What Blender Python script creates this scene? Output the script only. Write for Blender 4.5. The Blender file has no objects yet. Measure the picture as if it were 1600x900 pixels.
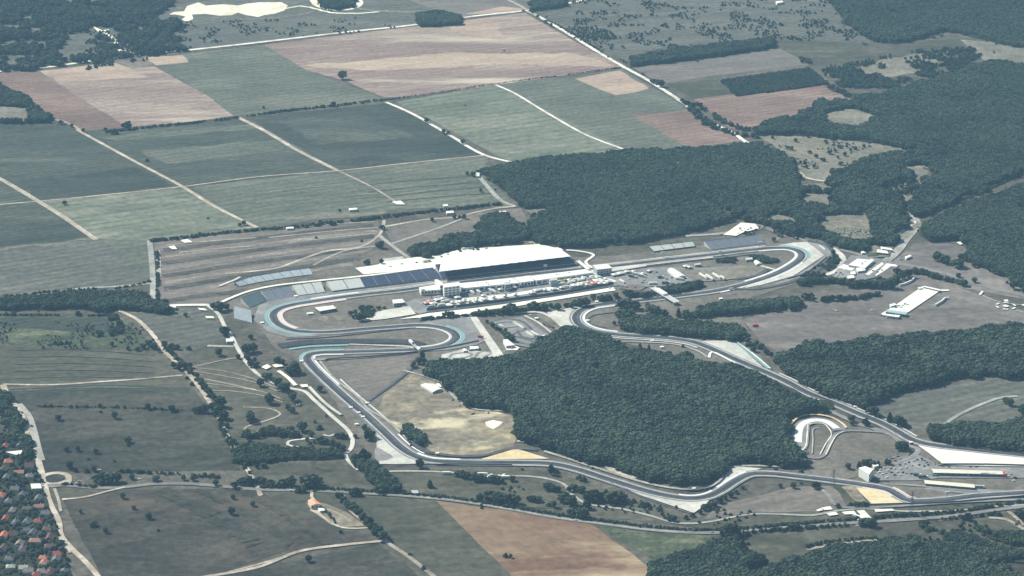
import bpy, bmesh, math, random
import numpy as np
from mathutils import Vector, Matrix
from mathutils.geometry import tessellate_polygon
from mathutils.bvhtree import BVHTree
R = math.radians
sc = bpy.context.scene
COL = sc.collection

# ------------------------------------------------------------------ camera, sky, sun, exposure
PITCH = R(20.0); DIST = 4000.0; FPX = 4000.0
CAM = Vector((0.0, -DIST*math.cos(PITCH), DIST*math.sin(PITCH)))
cd = bpy.data.cameras.new('camera'); cam = bpy.data.objects.new('camera', cd); COL.objects.link(cam)
cam.location = CAM; cam.rotation_euler = (R(90)-PITCH, 0, 0)
cd.sensor_width = 36; cd.lens = 36*FPX/1600; cd.clip_start = 5; cd.clip_end = 90000
sc.camera = cam
SUN_EL, SUN_AZ = R(44), R(-60)        # azimuth from +Y (away from camera), clockwise seen from above: light comes from the far left
sv = Vector((math.sin(SUN_AZ)*math.cos(SUN_EL), math.cos(SUN_AZ)*math.cos(SUN_EL), math.sin(SUN_EL)))
w = bpy.data.worlds.new('World'); sc.world = w; w.use_nodes = True
nt = w.node_tree; bg = nt.nodes['Background']
sky = nt.nodes.new('ShaderNodeTexSky'); sky.sky_type = 'NISHITA'; sky.sun_disc = False
sky.sun_elevation = SUN_EL; sky.sun_rotation = SUN_AZ; sky.altitude = 1300; sky.air_density = 1.3; sky.dust_density = 1.2
nt.links.new(sky.outputs[0], bg.inputs[0]); bg.inputs[1].default_value = 0.08
sd = bpy.data.lights.new('sun', 'SUN'); sun = bpy.data.objects.new('sun', sd); COL.objects.link(sun)
sd.energy = 4.9; sd.angle = R(0.6); sd.color = (1.0, 0.96, 0.85)
sun.rotation_euler = sv.to_track_quat('Z', 'Y').to_euler()
sc.view_settings.view_transform = 'Standard'; sc.view_settings.look = 'None'
sc.view_settings.exposure = 0.60; sc.view_settings.gamma = 1.0; sc.view_settings.use_curve_mapping = False
sc.render.engine = 'CYCLES'
sc.cycles.use_denoising = True
sc.cycles.max_bounces = 5; sc.cycles.diffuse_bounces = 2; sc.cycles.glossy_bounces = 2
sc.cycles.transmission_bounces = 2; sc.cycles.volume_bounces = 1; sc.cycles.caustics_reflective = False; sc.cycles.caustics_refractive = False
HAZE_DENSITY = 3.3e-5
HAZE_COLOR = (0.42, 0.74, 1.0)

# ------------------------------------------------------------------ helpers
rnd = random.Random(11)
SP, CP = math.sin(PITCH), math.cos(PITCH)
def G(px, py, z=0.0):
    u = (px-800)/FPX; v = (450-py)/FPX
    d = Vector((u, CP+v*SP, -SP+v*CP)); t = (z-CAM.z)/d.z
    p = CAM+d*t
    return Vector((p.x, p.y, z))
def GP(pts, z=0.0): return [G(x, y, z) for x, y in pts]

def spline(P, closed=False, step=7.0):
    P = [Vector((p[0], p[1], p[2] if len(p) > 2 else 0)) for p in P]; n = len(P); out = []
    rng = range(n if closed else n-1)
    for i in rng:
        if closed: p0, p1, p2, p3 = P[(i-1) % n], P[i], P[(i+1) % n], P[(i+2) % n]
        else: p0, p1, p2, p3 = P[max(i-1, 0)], P[i], P[i+1], P[min(i+2, n-1)]
        # centripetal catmull rom
        def tj(t, a, b): return t+max((b-a).length, 1e-4)**0.5
        t0 = 0; t1 = tj(t0, p0, p1) if p0 != p1 else 1e-2; t2 = tj(t1, p1, p2); t3 = tj(t2, p2, p3) if p3 != p2 else t2+1e-2
        k = max(2, int((p2-p1).length/step))
        for j in range(k):
            t = t1+(t2-t1)*j/k
            A1 = p0*((t1-t)/(t1-t0))+p1*((t-t0)/(t1-t0)); A2 = p1*((t2-t)/(t2-t1))+p2*((t-t1)/(t2-t1)); A3 = p2*((t3-t)/(t3-t2))+p3*((t-t2)/(t3-t2))
            B1 = A1*((t2-t)/(t2-t0))+A2*((t-t0)/(t2-t0)); B2 = A2*((t3-t)/(t3-t1))+A3*((t-t1)/(t3-t1))
            out.append(B1*((t2-t)/(t2-t1))+B2*((t-t1)/(t2-t1)))
    if not closed: out.append(P[-1].copy())
    return out

def offset(P, d, closed=False):
    n = len(P); out = []
    for i in range(n):
        a = P[i-1] if (i > 0 or closed) else P[i]; b = P[(i+1) % n] if (i < n-1 or closed) else P[i]
        t = (b-a); t.z = 0; t.normalize(); nn = Vector((-t.y, t.x, 0))
        out.append(P[i]+nn*d)
    return out

def mesh_obj(name, V, F, mat, parent=None, mats=None, mi=None, smooth=False):
    me = bpy.data.meshes.new(name); me.from_pydata([tuple(v) for v in V], [], F)
    for m in (mats or [mat]): me.materials.append(m)
    if mi is not None: me.polygons.foreach_set('material_index', mi)
    if smooth: me.polygons.foreach_set('use_smooth', [True]*len(me.polygons))
    me.update()
    o = bpy.data.objects.new(name, me); COL.objects.link(o)
    if parent is not None: o.parent = parent
    return o
def tag(o, label=None, cat=None, group=None, kind=None):
    if label: o['label'] = label
    if cat: o['category'] = cat
    if group: o['group'] = group
    if kind: o['kind'] = kind
    return o
def empty(name, loc, rz=0.0, label=None, cat=None, group=None):
    o = bpy.data.objects.new(name, None); COL.objects.link(o); o.location = loc; o.rotation_euler = (0, 0, rz)
    o.empty_display_size = 1
    return tag(o, label, cat, group)
def copy_tree(o, parent=None):
    c = o.copy(); COL.objects.link(c)
    if parent is not None: c.parent = parent
    for ch in list(o.children): copy_tree(ch, c)
    return c
ORD = ['first', 'second', 'third', 'fourth', 'fifth', 'sixth', 'seventh', 'eighth', 'ninth', 'tenth', 'eleventh', 'twelfth', 'thirteenth',
       'fourteenth', 'fifteenth', 'sixteenth', 'seventeenth', 'eighteenth', 'nineteenth', 'twentieth', 'twenty-first', 'twenty-second', 'twenty-third',
       'twenty-fourth', 'twenty-fifth', 'twenty-sixth', 'twenty-seventh', 'twenty-eighth', 'twenty-ninth', 'thirtieth', 'thirty-first', 'thirty-second', 'thirty-third', 'thirty-fourth', 'thirty-fifth']
def nth(i, n):
    if n == 1: return 'only'
    if i == 0: return 'leftmost'
    if i == n-1: return 'rightmost'
    return ORD[i]

class MB:
    def __init__(s): s.V = []; s.F = []; s.M = []
    def add(s, V, F, m=0):
        b = len(s.V); s.V += [tuple(v) for v in V]; s.F += [tuple(b+i for i in f) for f in F]; s.M += [m]*len(F)
    def box(s, x0, x1, y0, y1, z0, z1, m=0):
        V = [(x0, y0, z0), (x1, y0, z0), (x1, y1, z0), (x0, y1, z0), (x0, y0, z1), (x1, y0, z1), (x1, y1, z1), (x0, y1, z1)]
        s.add(V, [(3, 2, 1, 0), (4, 5, 6, 7), (0, 1, 5, 4), (1, 2, 6, 5), (2, 3, 7, 6), (3, 0, 4, 7)], m)
    def prism(s, P, z0, z1, m=0):          # P: counter-clockwise outline (x, y)
        n = len(P); V = [(p[0], p[1], z0) for p in P]+[(p[0], p[1], z1) for p in P]
        s.add(V, [tuple(range(n-1, -1, -1)), tuple(range(n, 2*n))]+[(i, (i+1) % n, n+(i+1) % n, n+i) for i in range(n)], m)
    def bar(s, a, b, r, m=0, k=4, r2=None):
        a = Vector(a); b = Vector(b); d = (b-a).normalized(); u = d.orthogonal().normalized(); v = d.cross(u); r2 = r if r2 is None else r2
        V = []
        for q, rr in ((a, r), (b, r2)):
            for i in range(k):
                t = 2*math.pi*(i+.5)/k; V.append(q+u*math.cos(t)*rr+v*math.sin(t)*rr)
        s.add(V, [(i, (i+1) % k, k+(i+1) % k, k+i) for i in range(k)]+[tuple(range(k-1, -1, -1)), tuple(range(k, 2*k))], m)
    def build(s, name, mat, parent=None, smooth=False):
        mats = mat if isinstance(mat, list) else [mat]
        return mesh_obj(name, s.V, s.F, None, parent, mats=mats, mi=s.M, smooth=smooth)

# ------------------------------------------------------------------ materials
MATS = {}
def new_mat(name):
    m = bpy.data.materials.new(name); m.use_nodes = True; n = m.node_tree.nodes
    return m, n, m.node_tree.links, n['Principled BSDF']
def P_(bs, rough=0.9, spec=0.1):
    bs.inputs['Roughness'].default_value = rough; bs.inputs['Specular IOR Level'].default_value = spec
def ground_mat(name, cols, scale=0.012, fine=0.12, rot=0.0, stretch=1.0, rows=None, contrast=0.18, patch=None):
    """cols: list of linear colours blended by a large uneven noise; fine grain on top; rows=(angle, spacing, strength) of crop lines"""
    if name in MATS: return MATS[name]
    def tone(c):
        g_ = sum(c)/3; ks_ = 1.12 if c[0] > c[1]*1.15 else .85; k_ = .80 if max(c) < .30 else (.9 if max(c) < .45 else 1.0)
        return tuple(min(.85, (c[i]*ks_+g_*(1-ks_))*k_*(1.03, 1.0, .97)[i]) for i in range(3))
    cols = [tone(c) for c in cols]; patch = (tone(patch[0]),)+tuple(patch[1:]) if patch else None
    m, n, L, bs = new_mat(name); P_(bs, 0.95, 0.05)
    geo = n.new('ShaderNodeNewGeometry'); mp = n.new('ShaderNodeMapping'); mp.inputs['Rotation'].default_value = (0, 0, -rot)
    mp.inputs['Scale'].default_value = (1/stretch, 1, 1); L.new(geo.outputs['Position'], mp.inputs['Vector'])
    a = n.new('ShaderNodeTexNoise'); a.inputs['Scale'].default_value = scale; a.inputs['Detail'].default_value = 7; a.inputs['Roughness'].default_value = 0.62
    a.inputs['Distortion'].default_value = 0.6; L.new(mp.outputs[0], a.inputs['Vector'])
    cr = n.new('ShaderNodeValToRGB'); L.new(a.outputs['Fac'], cr.inputs[0]); e = cr.color_ramp.elements
    k = len(cols); lo, hi = 0.34, 0.68
    e[0].position = lo; e[0].color = (*cols[0], 1); e[1].position = hi; e[1].color = (*cols[-1], 1)
    for i in range(1, k-1):
        q = e.new(lo+(hi-lo)*i/(k-1)); q.color = (*cols[i], 1)
    b = n.new('ShaderNodeTexNoise'); b.inputs['Scale'].default_value = fine; b.inputs['Detail'].default_value = 5; b.inputs['Roughness'].default_value = 0.7
    L.new(geo.outputs['Position'], b.inputs['Vector'])
    mr = n.new('ShaderNodeMapRange'); mr.inputs['From Min'].default_value = 0.3; mr.inputs['From Max'].default_value = 0.7
    mr.inputs['To Min'].default_value = 1-contrast*2.0; mr.inputs['To Max'].default_value = 1+contrast*2.0; L.new(b.outputs['Fac'], mr.inputs[0])
    md_ = n.new('ShaderNodeTexNoise'); md_.inputs['Scale'].default_value = max(.022, scale*2.7); md_.inputs['Detail'].default_value = 6; md_.inputs['Roughness'].default_value = .68; md_.inputs['Distortion'].default_value = 1.2
    L.new(mp.outputs[0], md_.inputs['Vector']); mm = n.new('ShaderNodeMapRange'); mm.inputs['From Min'].default_value = .32; mm.inputs['From Max'].default_value = .68
    mm.inputs['To Min'].default_value = 1-contrast*1.1; mm.inputs['To Max'].default_value = 1+contrast*1.1; L.new(md_.outputs['Fac'], mm.inputs[0])
    mu = n.new('ShaderNodeMath'); mu.operation = 'MULTIPLY'; L.new(mr.outputs[0], mu.inputs[0]); L.new(mm.outputs[0], mu.inputs[1]); mr = mu
    mx = n.new('ShaderNodeMix'); mx.data_type = 'RGBA'; mx.blend_type = 'MULTIPLY'; mx.inputs[0].default_value = 1
    L.new(cr.outputs[0], mx.inputs[6]); L.new(mr.outputs[0], mx.inputs[7]); out = mx.outputs[2]
    if rows:
        mp2 = n.new('ShaderNodeMapping'); mp2.inputs['Rotation'].default_value = (0, 0, -rows[0]); L.new(geo.outputs['Position'], mp2.inputs['Vector'])
        wv = n.new('ShaderNodeTexWave'); wv.bands_direction = 'Y'; wv.inputs['Scale'].default_value = 2*math.pi/(20*rows[1]); wv.inputs['Distortion'].default_value = 1.2
        wv.inputs['Detail'].default_value = 3; wv.inputs['Detail Scale'].default_value = 0.4
        L.new(mp2.outputs[0], wv.inputs['Vector'])
        m2 = n.new('ShaderNodeMapRange'); m2.inputs['To Min'].default_value = 1-rows[2]; m2.inputs['To Max'].default_value = 1+rows[2]; L.new(wv.outputs['Fac'], m2.inputs[0])
        mx2 = n.new('ShaderNodeMix'); mx2.data_type = 'RGBA'; mx2.blend_type = 'MULTIPLY'; mx2.inputs[0].default_value = 1
        L.new(out, mx2.inputs[6]); L.new(m2.outputs[0], mx2.inputs[7]); out = mx2.outputs[2]
    if stretch > 1:
        mp4 = n.new('ShaderNodeMapping'); mp4.inputs['Rotation'].default_value = (0, 0, -rot); L.new(geo.outputs['Position'], mp4.inputs['Vector'])
        mp5 = n.new('ShaderNodeMapping'); mp5.inputs['Scale'].default_value = (.10, 1, 1); L.new(mp4.outputs[0], mp5.inputs['Vector'])
        s_ = n.new('ShaderNodeTexNoise'); s_.inputs['Scale'].default_value = .045; s_.inputs['Detail'].default_value = 6; s_.inputs['Roughness'].default_value = .7; L.new(mp5.outputs[0], s_.inputs['Vector'])
        m4 = n.new('ShaderNodeMapRange'); m4.inputs['From Min'].default_value = .32; m4.inputs['From Max'].default_value = .68; m4.inputs['To Min'].default_value = .84; m4.inputs['To Max'].default_value = 1.18; L.new(s_.outputs['Fac'], m4.inputs[0])
        mx4 = n.new('ShaderNodeMix'); mx4.data_type = 'RGBA'; mx4.blend_type = 'MULTIPLY'; mx4.inputs[0].default_value = 1
        L.new(out, mx4.inputs[6]); L.new(m4.outputs[0], mx4.inputs[7]); out = mx4.outputs[2]
    if patch:                                 # (colour, scale, threshold, softness): bare or dry patches with their own shape
        c = n.new('ShaderNodeTexNoise'); c.inputs['Scale'].default_value = patch[1]; c.inputs['Detail'].default_value = 8; c.inputs['Roughness'].default_value = 0.65
        L.new(mp.outputs[0], c.inputs['Vector'])
        m3 = n.new('ShaderNodeMapRange'); m3.inputs['From Min'].default_value = patch[2]; m3.inputs['From Max'].default_value = patch[2]+patch[3]; L.new(c.outputs['Fac'], m3.inputs[0])
        mx3 = n.new('ShaderNodeMix'); mx3.data_type = 'RGBA'; L.new(m3.outputs[0], mx3.inputs[0]); L.new(out, mx3.inputs[6]); mx3.inputs[7].default_value = (*patch[0], 1); out = mx3.outputs[2]
    L.new(out, bs.inputs['Base Color'])
    MATS[name] = m; return m
def flat(name, col, rough=0.7, spec=0.3, var=0.12, scale=0.25, metal=0.0):
    if name in MATS: return MATS[name]
    m, n, L, bs = new_mat(name); P_(bs, rough, spec); bs.inputs['Metallic'].default_value = metal
    tc = n.new('ShaderNodeNewGeometry'); a = n.new('ShaderNodeTexNoise'); a.inputs['Scale'].default_value = scale; a.inputs['Detail'].default_value = 5
    L.new(tc.outputs['Position'], a.inputs['Vector'])
    mr = n.new('ShaderNodeMapRange'); mr.inputs['From Min'].default_value = 0.3; mr.inputs['From Max'].default_value = 0.7
    mr.inputs['To Min'].default_value = 1-var; mr.inputs['To Max'].default_value = 1+var; L.new(a.outputs['Fac'], mr.inputs[0])
    mx = n.new('ShaderNodeMix'); mx.data_type = 'RGBA'; mx.blend_type = 'MULTIPLY'; mx.inputs[0].default_value = 1
    mx.inputs[6].default_value = (*col, 1); L.new(mr.outputs[0], mx.inputs[7]); L.new(mx.outputs[2], bs.inputs['Base Color'])
    MATS[name] = m; return m
def leaf_mat(name, ca, cb, cc):
    m, n, L, bs = new_mat(name); P_(bs, 0.8, 0.12)
    oi = n.new('ShaderNodeObjectInfo'); geo = n.new('ShaderNodeNewGeometry')
    a = n.new('ShaderNodeTexNoise'); a.inputs['Scale'].default_value = 0.008; a.inputs['Detail'].default_value = 4; L.new(geo.outputs['Position'], a.inputs['Vector'])
    b = n.new('ShaderNodeTexNoise'); b.inputs['Scale'].default_value = 0.5; b.inputs['Detail'].default_value = 3; L.new(geo.outputs['Position'], b.inputs['Vector'])
    s1 = n.new('ShaderNodeMath'); s1.operation = 'MULTIPLY_ADD'; L.new(oi.outputs['Random'], s1.inputs[0]); s1.inputs[1].default_value = 0.45; L.new(a.outputs['Fac'], s1.inputs[2])
    s2 = n.new('ShaderNodeMath'); s2.operation = 'MULTIPLY_ADD'; L.new(b.outputs['Fac'], s2.inputs[0]); s2.inputs[1].default_value = 0.5; L.new(s1.outputs[0], s2.inputs[2])
    cr = n.new('ShaderNodeValToRGB'); L.new(s2.outputs[0], cr.inputs[0]); e = cr.color_ramp.elements
    e[0].position = 0.55; e[0].color = (*ca, 1); e[1].position = 1.3; e[1].color = (*cc, 1); q = e.new(0.9); q.color = (*cb, 1)
    e[1].position = 0.9
    e[2].position = 1.0; e[1].color = (*cb, 1); e[2].color = (*cc, 1)
    L.new(cr.outputs[0], bs.inputs['Base Color'])
    return m

# ------------------------------------------------------------------ sheets: every flush surface gets its own height
SHEET_Z = [0.02]; SV = []; SF = []
def next_z(): SHEET_Z[0] += 0.006; return SHEET_Z[0]
def reg(V, F):
    b = len(SV); SV.extend(V); SF.extend([tuple(b+i for i in f) for f in F])
def poly(name, pts, mat, smooth=False, wobble=0.0, z=None, world=False, kind='structure'):
    P = [Vector(p) for p in pts] if world else GP(pts)
    if smooth: P = spline(P, True, 10)
    elif wobble:
        Q = []
        for i in range(len(P)):
            a, b = P[i], P[(i+1) % len(P)]; k = max(1, int((b-a).length/25))
            for j in range(k):
                q = a.lerp(b, j/k)
                if j: q = q+Vector((rnd.uniform(-1, 1), rnd.uniform(-1, 1), 0))*wobble
                Q.append(q)
        P = Q
    z = next_z() if z is None else z
    P = [Vector((p.x, p.y, z)) for p in P]
    tris = tessellate_polygon([P]); F = []
    for t in tris:
        a, b, c = (P[i] for i in t)
        F.append(tuple(t) if (b-a).cross(c-a).z > 0 else tuple(reversed(t)))
    reg(P, F); o = mesh_obj(name, P, F, mat); tag(o, kind=kind); return o
def ribbon_w(name, P, width, mat, closed=False, off=0.0, kind='structure', z=None):
    z = next_z() if z is None else z
    wl = width if callable(width) else (lambda t: width)
    n = len(P); L1 = []; R1 = []
    for i, (a, b) in enumerate(zip(offset(P, 1.0, closed), P)):
        nn = a-b; ww = wl(i/(n-1))/2
        L1.append(b+nn*(off+ww)); R1.append(b+nn*(off-ww))
    V = [Vector((p.x, p.y, z)) for p in L1]+[Vector((p.x, p.y, z)) for p in R1]; F = []
    for i in range(n if closed else n-1):
        j = (i+1) % n
        a, b, c, d = n+i, n+j, j, i
        F.append((a, b, c, d))
    # drop flipped faces of tight inner bends
    F = [f for f in F if ((V[f[1]]-V[f[0]]).cross(V[f[2]]-V[f[0]])).z > 0 and ((V[f[2]]-V[f[0]]).cross(V[f[3]]-V[f[0]])).z > 0] or F
    reg(V, F); o = mesh_obj(name, V, F, mat); tag(o, kind=kind); return o
def ribbon(name, pts, width, mat, closed=False, wob=0.0, kind='structure'):
    if name == 'dirt_road': width *= .8
    P = spline(GP(pts), closed)
    if wob: P = [p+Vector((rnd.uniform(-wob, wob), rnd.uniform(-wob, wob), 0)) for p in P]
    return ribbon_w(name, P, width, mat, closed, kind=kind)

# ------------------------------------------------------------------ ground materials
AX = (G(820, 18)-G(415, 70)); A_ROW = math.atan2(AX.y, AX.x)
BX = (G(1160, 222)-G(845, 25)); B_ROW = math.atan2(BX.y, BX.x)
g_base = ground_mat('dry_grass', [(.082, .082, .062), (.118, .111, .087), (.168, .152, .12)], 0.006, 0.09, contrast=.22, patch=((.20, .185, .14), .02, .60, .12))
g_green = ground_mat('meadow_green', [(.105, .125, .09), (.135, .15, .11), (.17, .18, .13)], 0.008, 0.1, A_ROW, 3, rows=(A_ROW, 20, .10), patch=((.22, .225, .17), .009, .58, .16))
g_pale = ground_mat('meadow_pale', [(.14, .165, .115), (.175, .20, .14), (.25, .25, .185)], 0.009, 0.08, A_ROW, 3, rows=(A_ROW, 24, .10), patch=((.33, .34, .27), .03, .62, .1))
g_teal = ground_mat('crop_dark', [(.062, .078, .06), (.082, .096, .072), (.12, .13, .10)], 0.008, 0.08, A_ROW, 4, rows=(A_ROW, 16, .13), patch=((.17, .175, .135), .008, .57, .18))
g_dark = ground_mat('crop_darkest', [(.045, .060, .047), (.058, .073, .056), (.08, .09, .07)], 0.012, 0.1, A_ROW, 4, rows=(A_ROW, 15, .14), patch=((.13, .14, .105), .012, .58, .16))
g_pink = ground_mat('ploughed_pink', [(.215, .165, .147), (.27, .212, .185), (.34, .285, .235)], 0.005, 0.09, A_ROW, 6, rows=(A_ROW, 22, .07), contrast=.14, patch=((.46, .41, .31), .0045, .545, .1))
g_pinkl = ground_mat('ploughed_pale', [(.30, .235, .19), (.36, .29, .235), (.42, .35, .27)], 0.006, 0.09, A_ROW, 5, rows=(A_ROW, 12, .05), contrast=.1)
g_rust = ground_mat('ploughed_rust', [(.175, .125, .107), (.22, .163, .138), (.28, .22, .185)], 0.008, 0.1, A_ROW, 3, rows=(A_ROW, 18, .10), contrast=.14)
g_mauve = ground_mat('stubble_mauve', [(.15, .14, .12), (.19, .17, .145), (.235, .21, .175)], 0.007, 0.1, A_ROW, 3, rows=(A_ROW, 12, .06), contrast=.14)
g_grey = ground_mat('stubble_grey', [(.105, .11, .09), (.13, .135, .11), (.165, .16, .13)], 0.006, 0.08, A_ROW, 4, rows=(A_ROW, 18, .12))
g_olive = ground_mat('pasture_olive', [(.07, .076, .052), (.095, .096, .068), (.135, .13, .094)], 0.007, 0.08, 0.1, 3, contrast=.2, patch=((.17, .155, .11), .012, .6, .12))
g_drk_past = ground_mat('pasture_dark', [(.042, .048, .038), (.06, .063, .049), (.095, .09, .07)], 0.007, 0.09, 0.4, 2, contrast=.24, patch=((.13, .11, .08), .01, .62, .1))
g_brnpast = ground_mat('pasture_brown', [(.05, .052, .042), (.075, .070, .056), (.115, .10, .08)], 0.007, 0.09, 0.4, 2, contrast=.22, patch=((.14, .115, .09), .01, .60, .12))
g_weed = ground_mat('weedy_green', [(.06, .078, .05), (.095, .115, .065), (.16, .17, .10)], 0.02, 0.12, 0.1, 3, contrast=.3)
g_brown = ground_mat('field_brown', [(.155, .095, .068), (.205, .14, .10), (.28, .22, .155)], 0.006, 0.09, -0.9, 3, contrast=.12, patch=((.42, .35, .24), .007, .56, .12))
g_savan = ground_mat('savanna', [(.17, .17, .125), (.215, .205, .155), (.27, .25, .19)], 0.01, 0.12, contrast=.2)
g_purple = ground_mat('dry_meadow', [(.145, .132, .118), (.182, .164, .147), (.24, .216, .188)], 0.006, 0.07, 0.1, 3, contrast=.16, patch=((.29, .26, .22), .01, .60, .12))
g_infield = ground_mat('infield_grass', [(.138, .130, .105), (.175, .162, .132), (.215, .198, .16)], 0.012, 0.12, contrast=.16)
g_straw = ground_mat('straw_field', [(.17, .155, .115), (.25, .22, .155), (.38, .33, .215)], 0.012, 0.1, 0.5, 1.6, contrast=.2, patch=((.52, .46, .30), .015, .55, .10))
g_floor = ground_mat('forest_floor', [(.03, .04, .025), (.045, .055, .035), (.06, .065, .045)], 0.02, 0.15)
g_dirt = ground_mat('dirt_road', [(.30, .26, .20), (.42, .37, .29), (.56, .51, .41)], 0.03, 0.2, contrast=.12)
g_dirtw = ground_mat('white_dirt_road', [(.42, .40, .33), (.66, .64, .54), (.80, .78, .68)], 0.03, 0.2, contrast=.08)
g_track2 = ground_mat('farm_track', [(.25, .22, .17), (.33, .29, .23), (.42, .37, .29)], 0.03, 0.2, contrast=.15)
g_lane = ground_mat('grey_lane', [(.26, .27, .24), (.34, .35, .31), (.42, .42, .37)], 0.02, 0.2, contrast=.12)
g_road = ground_mat('asphalt_road', [(.19, .19, .18), (.235, .235, .22), (.28, .28, .26)], 0.02, 0.3, contrast=.1)
g_asph = ground_mat('race_asphalt', [(.085, .095, .105), (.105, .115, .125), (.13, .14, .148)], 0.03, 0.2, contrast=.14)
g_line = ground_mat('rubbered_asphalt', [(.050, .056, .064), (.062, .07, .078), (.08, .086, .094)], 0.03, 0.3, contrast=.15)
g_asph2 = ground_mat('runoff_asphalt', [(.20, .21, .21), (.25, .255, .25), (.31, .31, .295)], 0.02, 0.2, contrast=.1)
g_conc = ground_mat('concrete_apron', [(.40, .41, .36), (.48, .48, .42), (.56, .56, .49)], 0.02, 0.15, contrast=.08)
g_pave = ground_mat('pale_paving', [(.62, .62, .51), (.70, .70, .58), (.76, .76, .64)], 0.02, 0.15, contrast=.07)
g_gravel = ground_mat('pale_gravel', [(.38, .39, .345), (.46, .465, .41), (.54, .54, .475)], 0.02, 0.15, contrast=.08)
g_sand = ground_mat('tan_gravel', [(.48, .40, .24), (.56, .47, .29), (.62, .54, .36)], 0.02, 0.15, contrast=.08)
g_quarry = ground_mat('quarry_sand', [(.55, .52, .36), (.70, .67, .50), (.80, .78, .62)], 0.02, 0.1, contrast=.1)
m_white = flat('white_paint', (.66, .66, .61), .6, var=.14, scale=.08)
m_edge = flat('edge_paint', (.55, .56, .52), .6, var=.25, scale=.06)
m_teal = flat('teal_paint', (.17, .33, .32), .6, var=.1)
m_pinkk = flat('kerb_pink', (.60, .48, .43), .6, var=.12)
m_darkgrass = flat('verge_dark', (.055, .07, .05), .9, .05, var=.25, scale=.1)

# ------------------------------------------------------------------ GROUND
Sg = 21000
reg([Vector((-Sg, -Sg, 0)), Vector((Sg, -Sg, 0)), Vector((Sg, Sg, 0)), Vector((-Sg, Sg, 0))], [(0, 1, 2, 3)])
gb = MB(); gb.add([(-Sg, -Sg, 0), (Sg, -Sg, 0), (Sg, Sg, 0), (-Sg, Sg, 0)], [(0, 1, 2, 3)]); tag(gb.build('ground', g_base), kind='structure')
def field(pts, m, wob=1.5): return poly('field', pts, m, wobble=wob)
# far row
field([(-120, -60), (265, -60), (268, 60), (300, 79), (-120, 124)], g_grey)
field([(262, 8), (900, -60), (1340, -60), (1300, 0), (820, 17), (300, 79), (268, 60)], g_grey)
field([(640, 0), (700, -15), (790, -12), (822, 12), (720, 26), (690, 20)], g_mauve)
field([(725, 22), (785, 10), (822, 14), (800, 20)], g_pinkl)
field([(845, 25), (880, 8), (920, -30), (1290, -30), (1330, 35), (1365, 68), (1205, 60), (985, 98)], g_grey)
field([(1190, 62), (1365, 68), (1290, 92), (1230, 100)], g_olive)
field([(-60, 118), (62, 111), (108, 142), (205, 203), (118, 203), (60, 168), (30, 144), (-60, 134)], g_rust)
field([(62, 111), (178, 97), (205, 106), (240, 103), (325, 150), (365, 181), (205, 203), (108, 142)], g_pink)
field([(70, 112), (178, 98), (205, 108), (232, 120), (150, 125), (90, 128)], g_pinkl, 4)
field([(178, 96), (225, 90), (240, 101), (205, 106)], g_mauve)
field([(225, 90), (285, 86), (295, 97), (245, 103)], g_pinkl, 3)
field([(285, 85), (412, 70), (480, 110), (612, 158), (365, 181), (325, 150), (240, 103), (297, 97)], g_green)
field([(412, 70), (820, 20), (972, 106), (640, 151), (600, 152), (535, 125), (480, 110)], g_pink)
field([(460, 104), (700, 82), (900, 84), (960, 103), (780, 100), (600, 110)], g_pinkl, 9)
field([(680, 38), (770, 27), (790, 62), (740, 56)], g_pinkl, 9)
field([(620, 159), (775, 133), (982, 235), (800, 255)], g_pale)
field([(775, 133), (892, 120), (1076, 232), (982, 235)], g_green)
field([(892, 120), (972, 108), (1162, 222), (1076, 232)], g_green)
field([(898, 123), (968, 110), (1014, 138), (990, 145), (962, 149)], g_pinkl, 3)
field([(985, 180), (1085, 172), (1158, 221), (1076, 231)], g_rust, 3)
field([(988, 104), (1210, 72), (1250, 92), (1265, 102), (1100, 120), (1040, 130), (1016, 122)], g_mauve)
field([(1125, 125), (1264, 105), (1294, 130), (1152, 148)], g_dark)
field([(1040, 130), (1126, 124), (1152, 147), (1085, 155)], g_olive)
field([(1085, 155), (1295, 129), (1342, 156), (1180, 205), (1140, 200)], g_rust)
field([(1288, 172), (1330, 165), (1378, 180), (1340, 200), (1295, 192)], g_olive)
# second row
field([(-60, 190), (100, 188), (130, 206), (297, 292), (-60, 325)], g_teal)
field([(30, 284), (215, 262), (272, 291), (60, 314)], g_dark, 4)
field([(128, 205), (160, 202), (378, 184), (528, 266), (297, 292)], g_teal)
field([(220, 236), (440, 218), (470, 232), (260, 256)], g_green, 6)
field([(150, 214), (400, 193), (415, 200), (180, 220)], g_green, 5)
field([(385, 183), (612, 161), (762, 243), (530, 267)], g_dark)
field([(430, 190), (560, 180), (650, 215), (500, 225)], g_teal, 9)
# third row
field([(-60, 325), (62, 314), (150, 374), (-60, 392)], g_teal)
field([(-60, 358), (105, 342), (146, 372), (-60, 390)], g_dark, 4)
field([(64, 314), (292, 293), (402, 356), (236, 377), (150, 374)], g_pale)
field([(297, 292), (530, 267), (640, 326), (402, 356)], g_green)
field([(530, 267), (765, 243), (756, 266), (806, 324), (640, 326)], g_green)
field([(-60, 392), (150, 375), (240, 442), (-60, 470)], g_grey)
field([(150, 375), (236, 376), (240, 442)], g_green)
field([(240, 376), (590, 346), (600, 380), (560, 400), (440, 426), (372, 446), (352, 474), (250, 478)], g_mauve)
field([(595, 352), (760, 330), (815, 325), (835, 375), (700, 400), (620, 392)], g_infield)
field([(590, 400), (680, 400), (690, 410), (560, 432), (440, 430)], g_infield)
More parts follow.
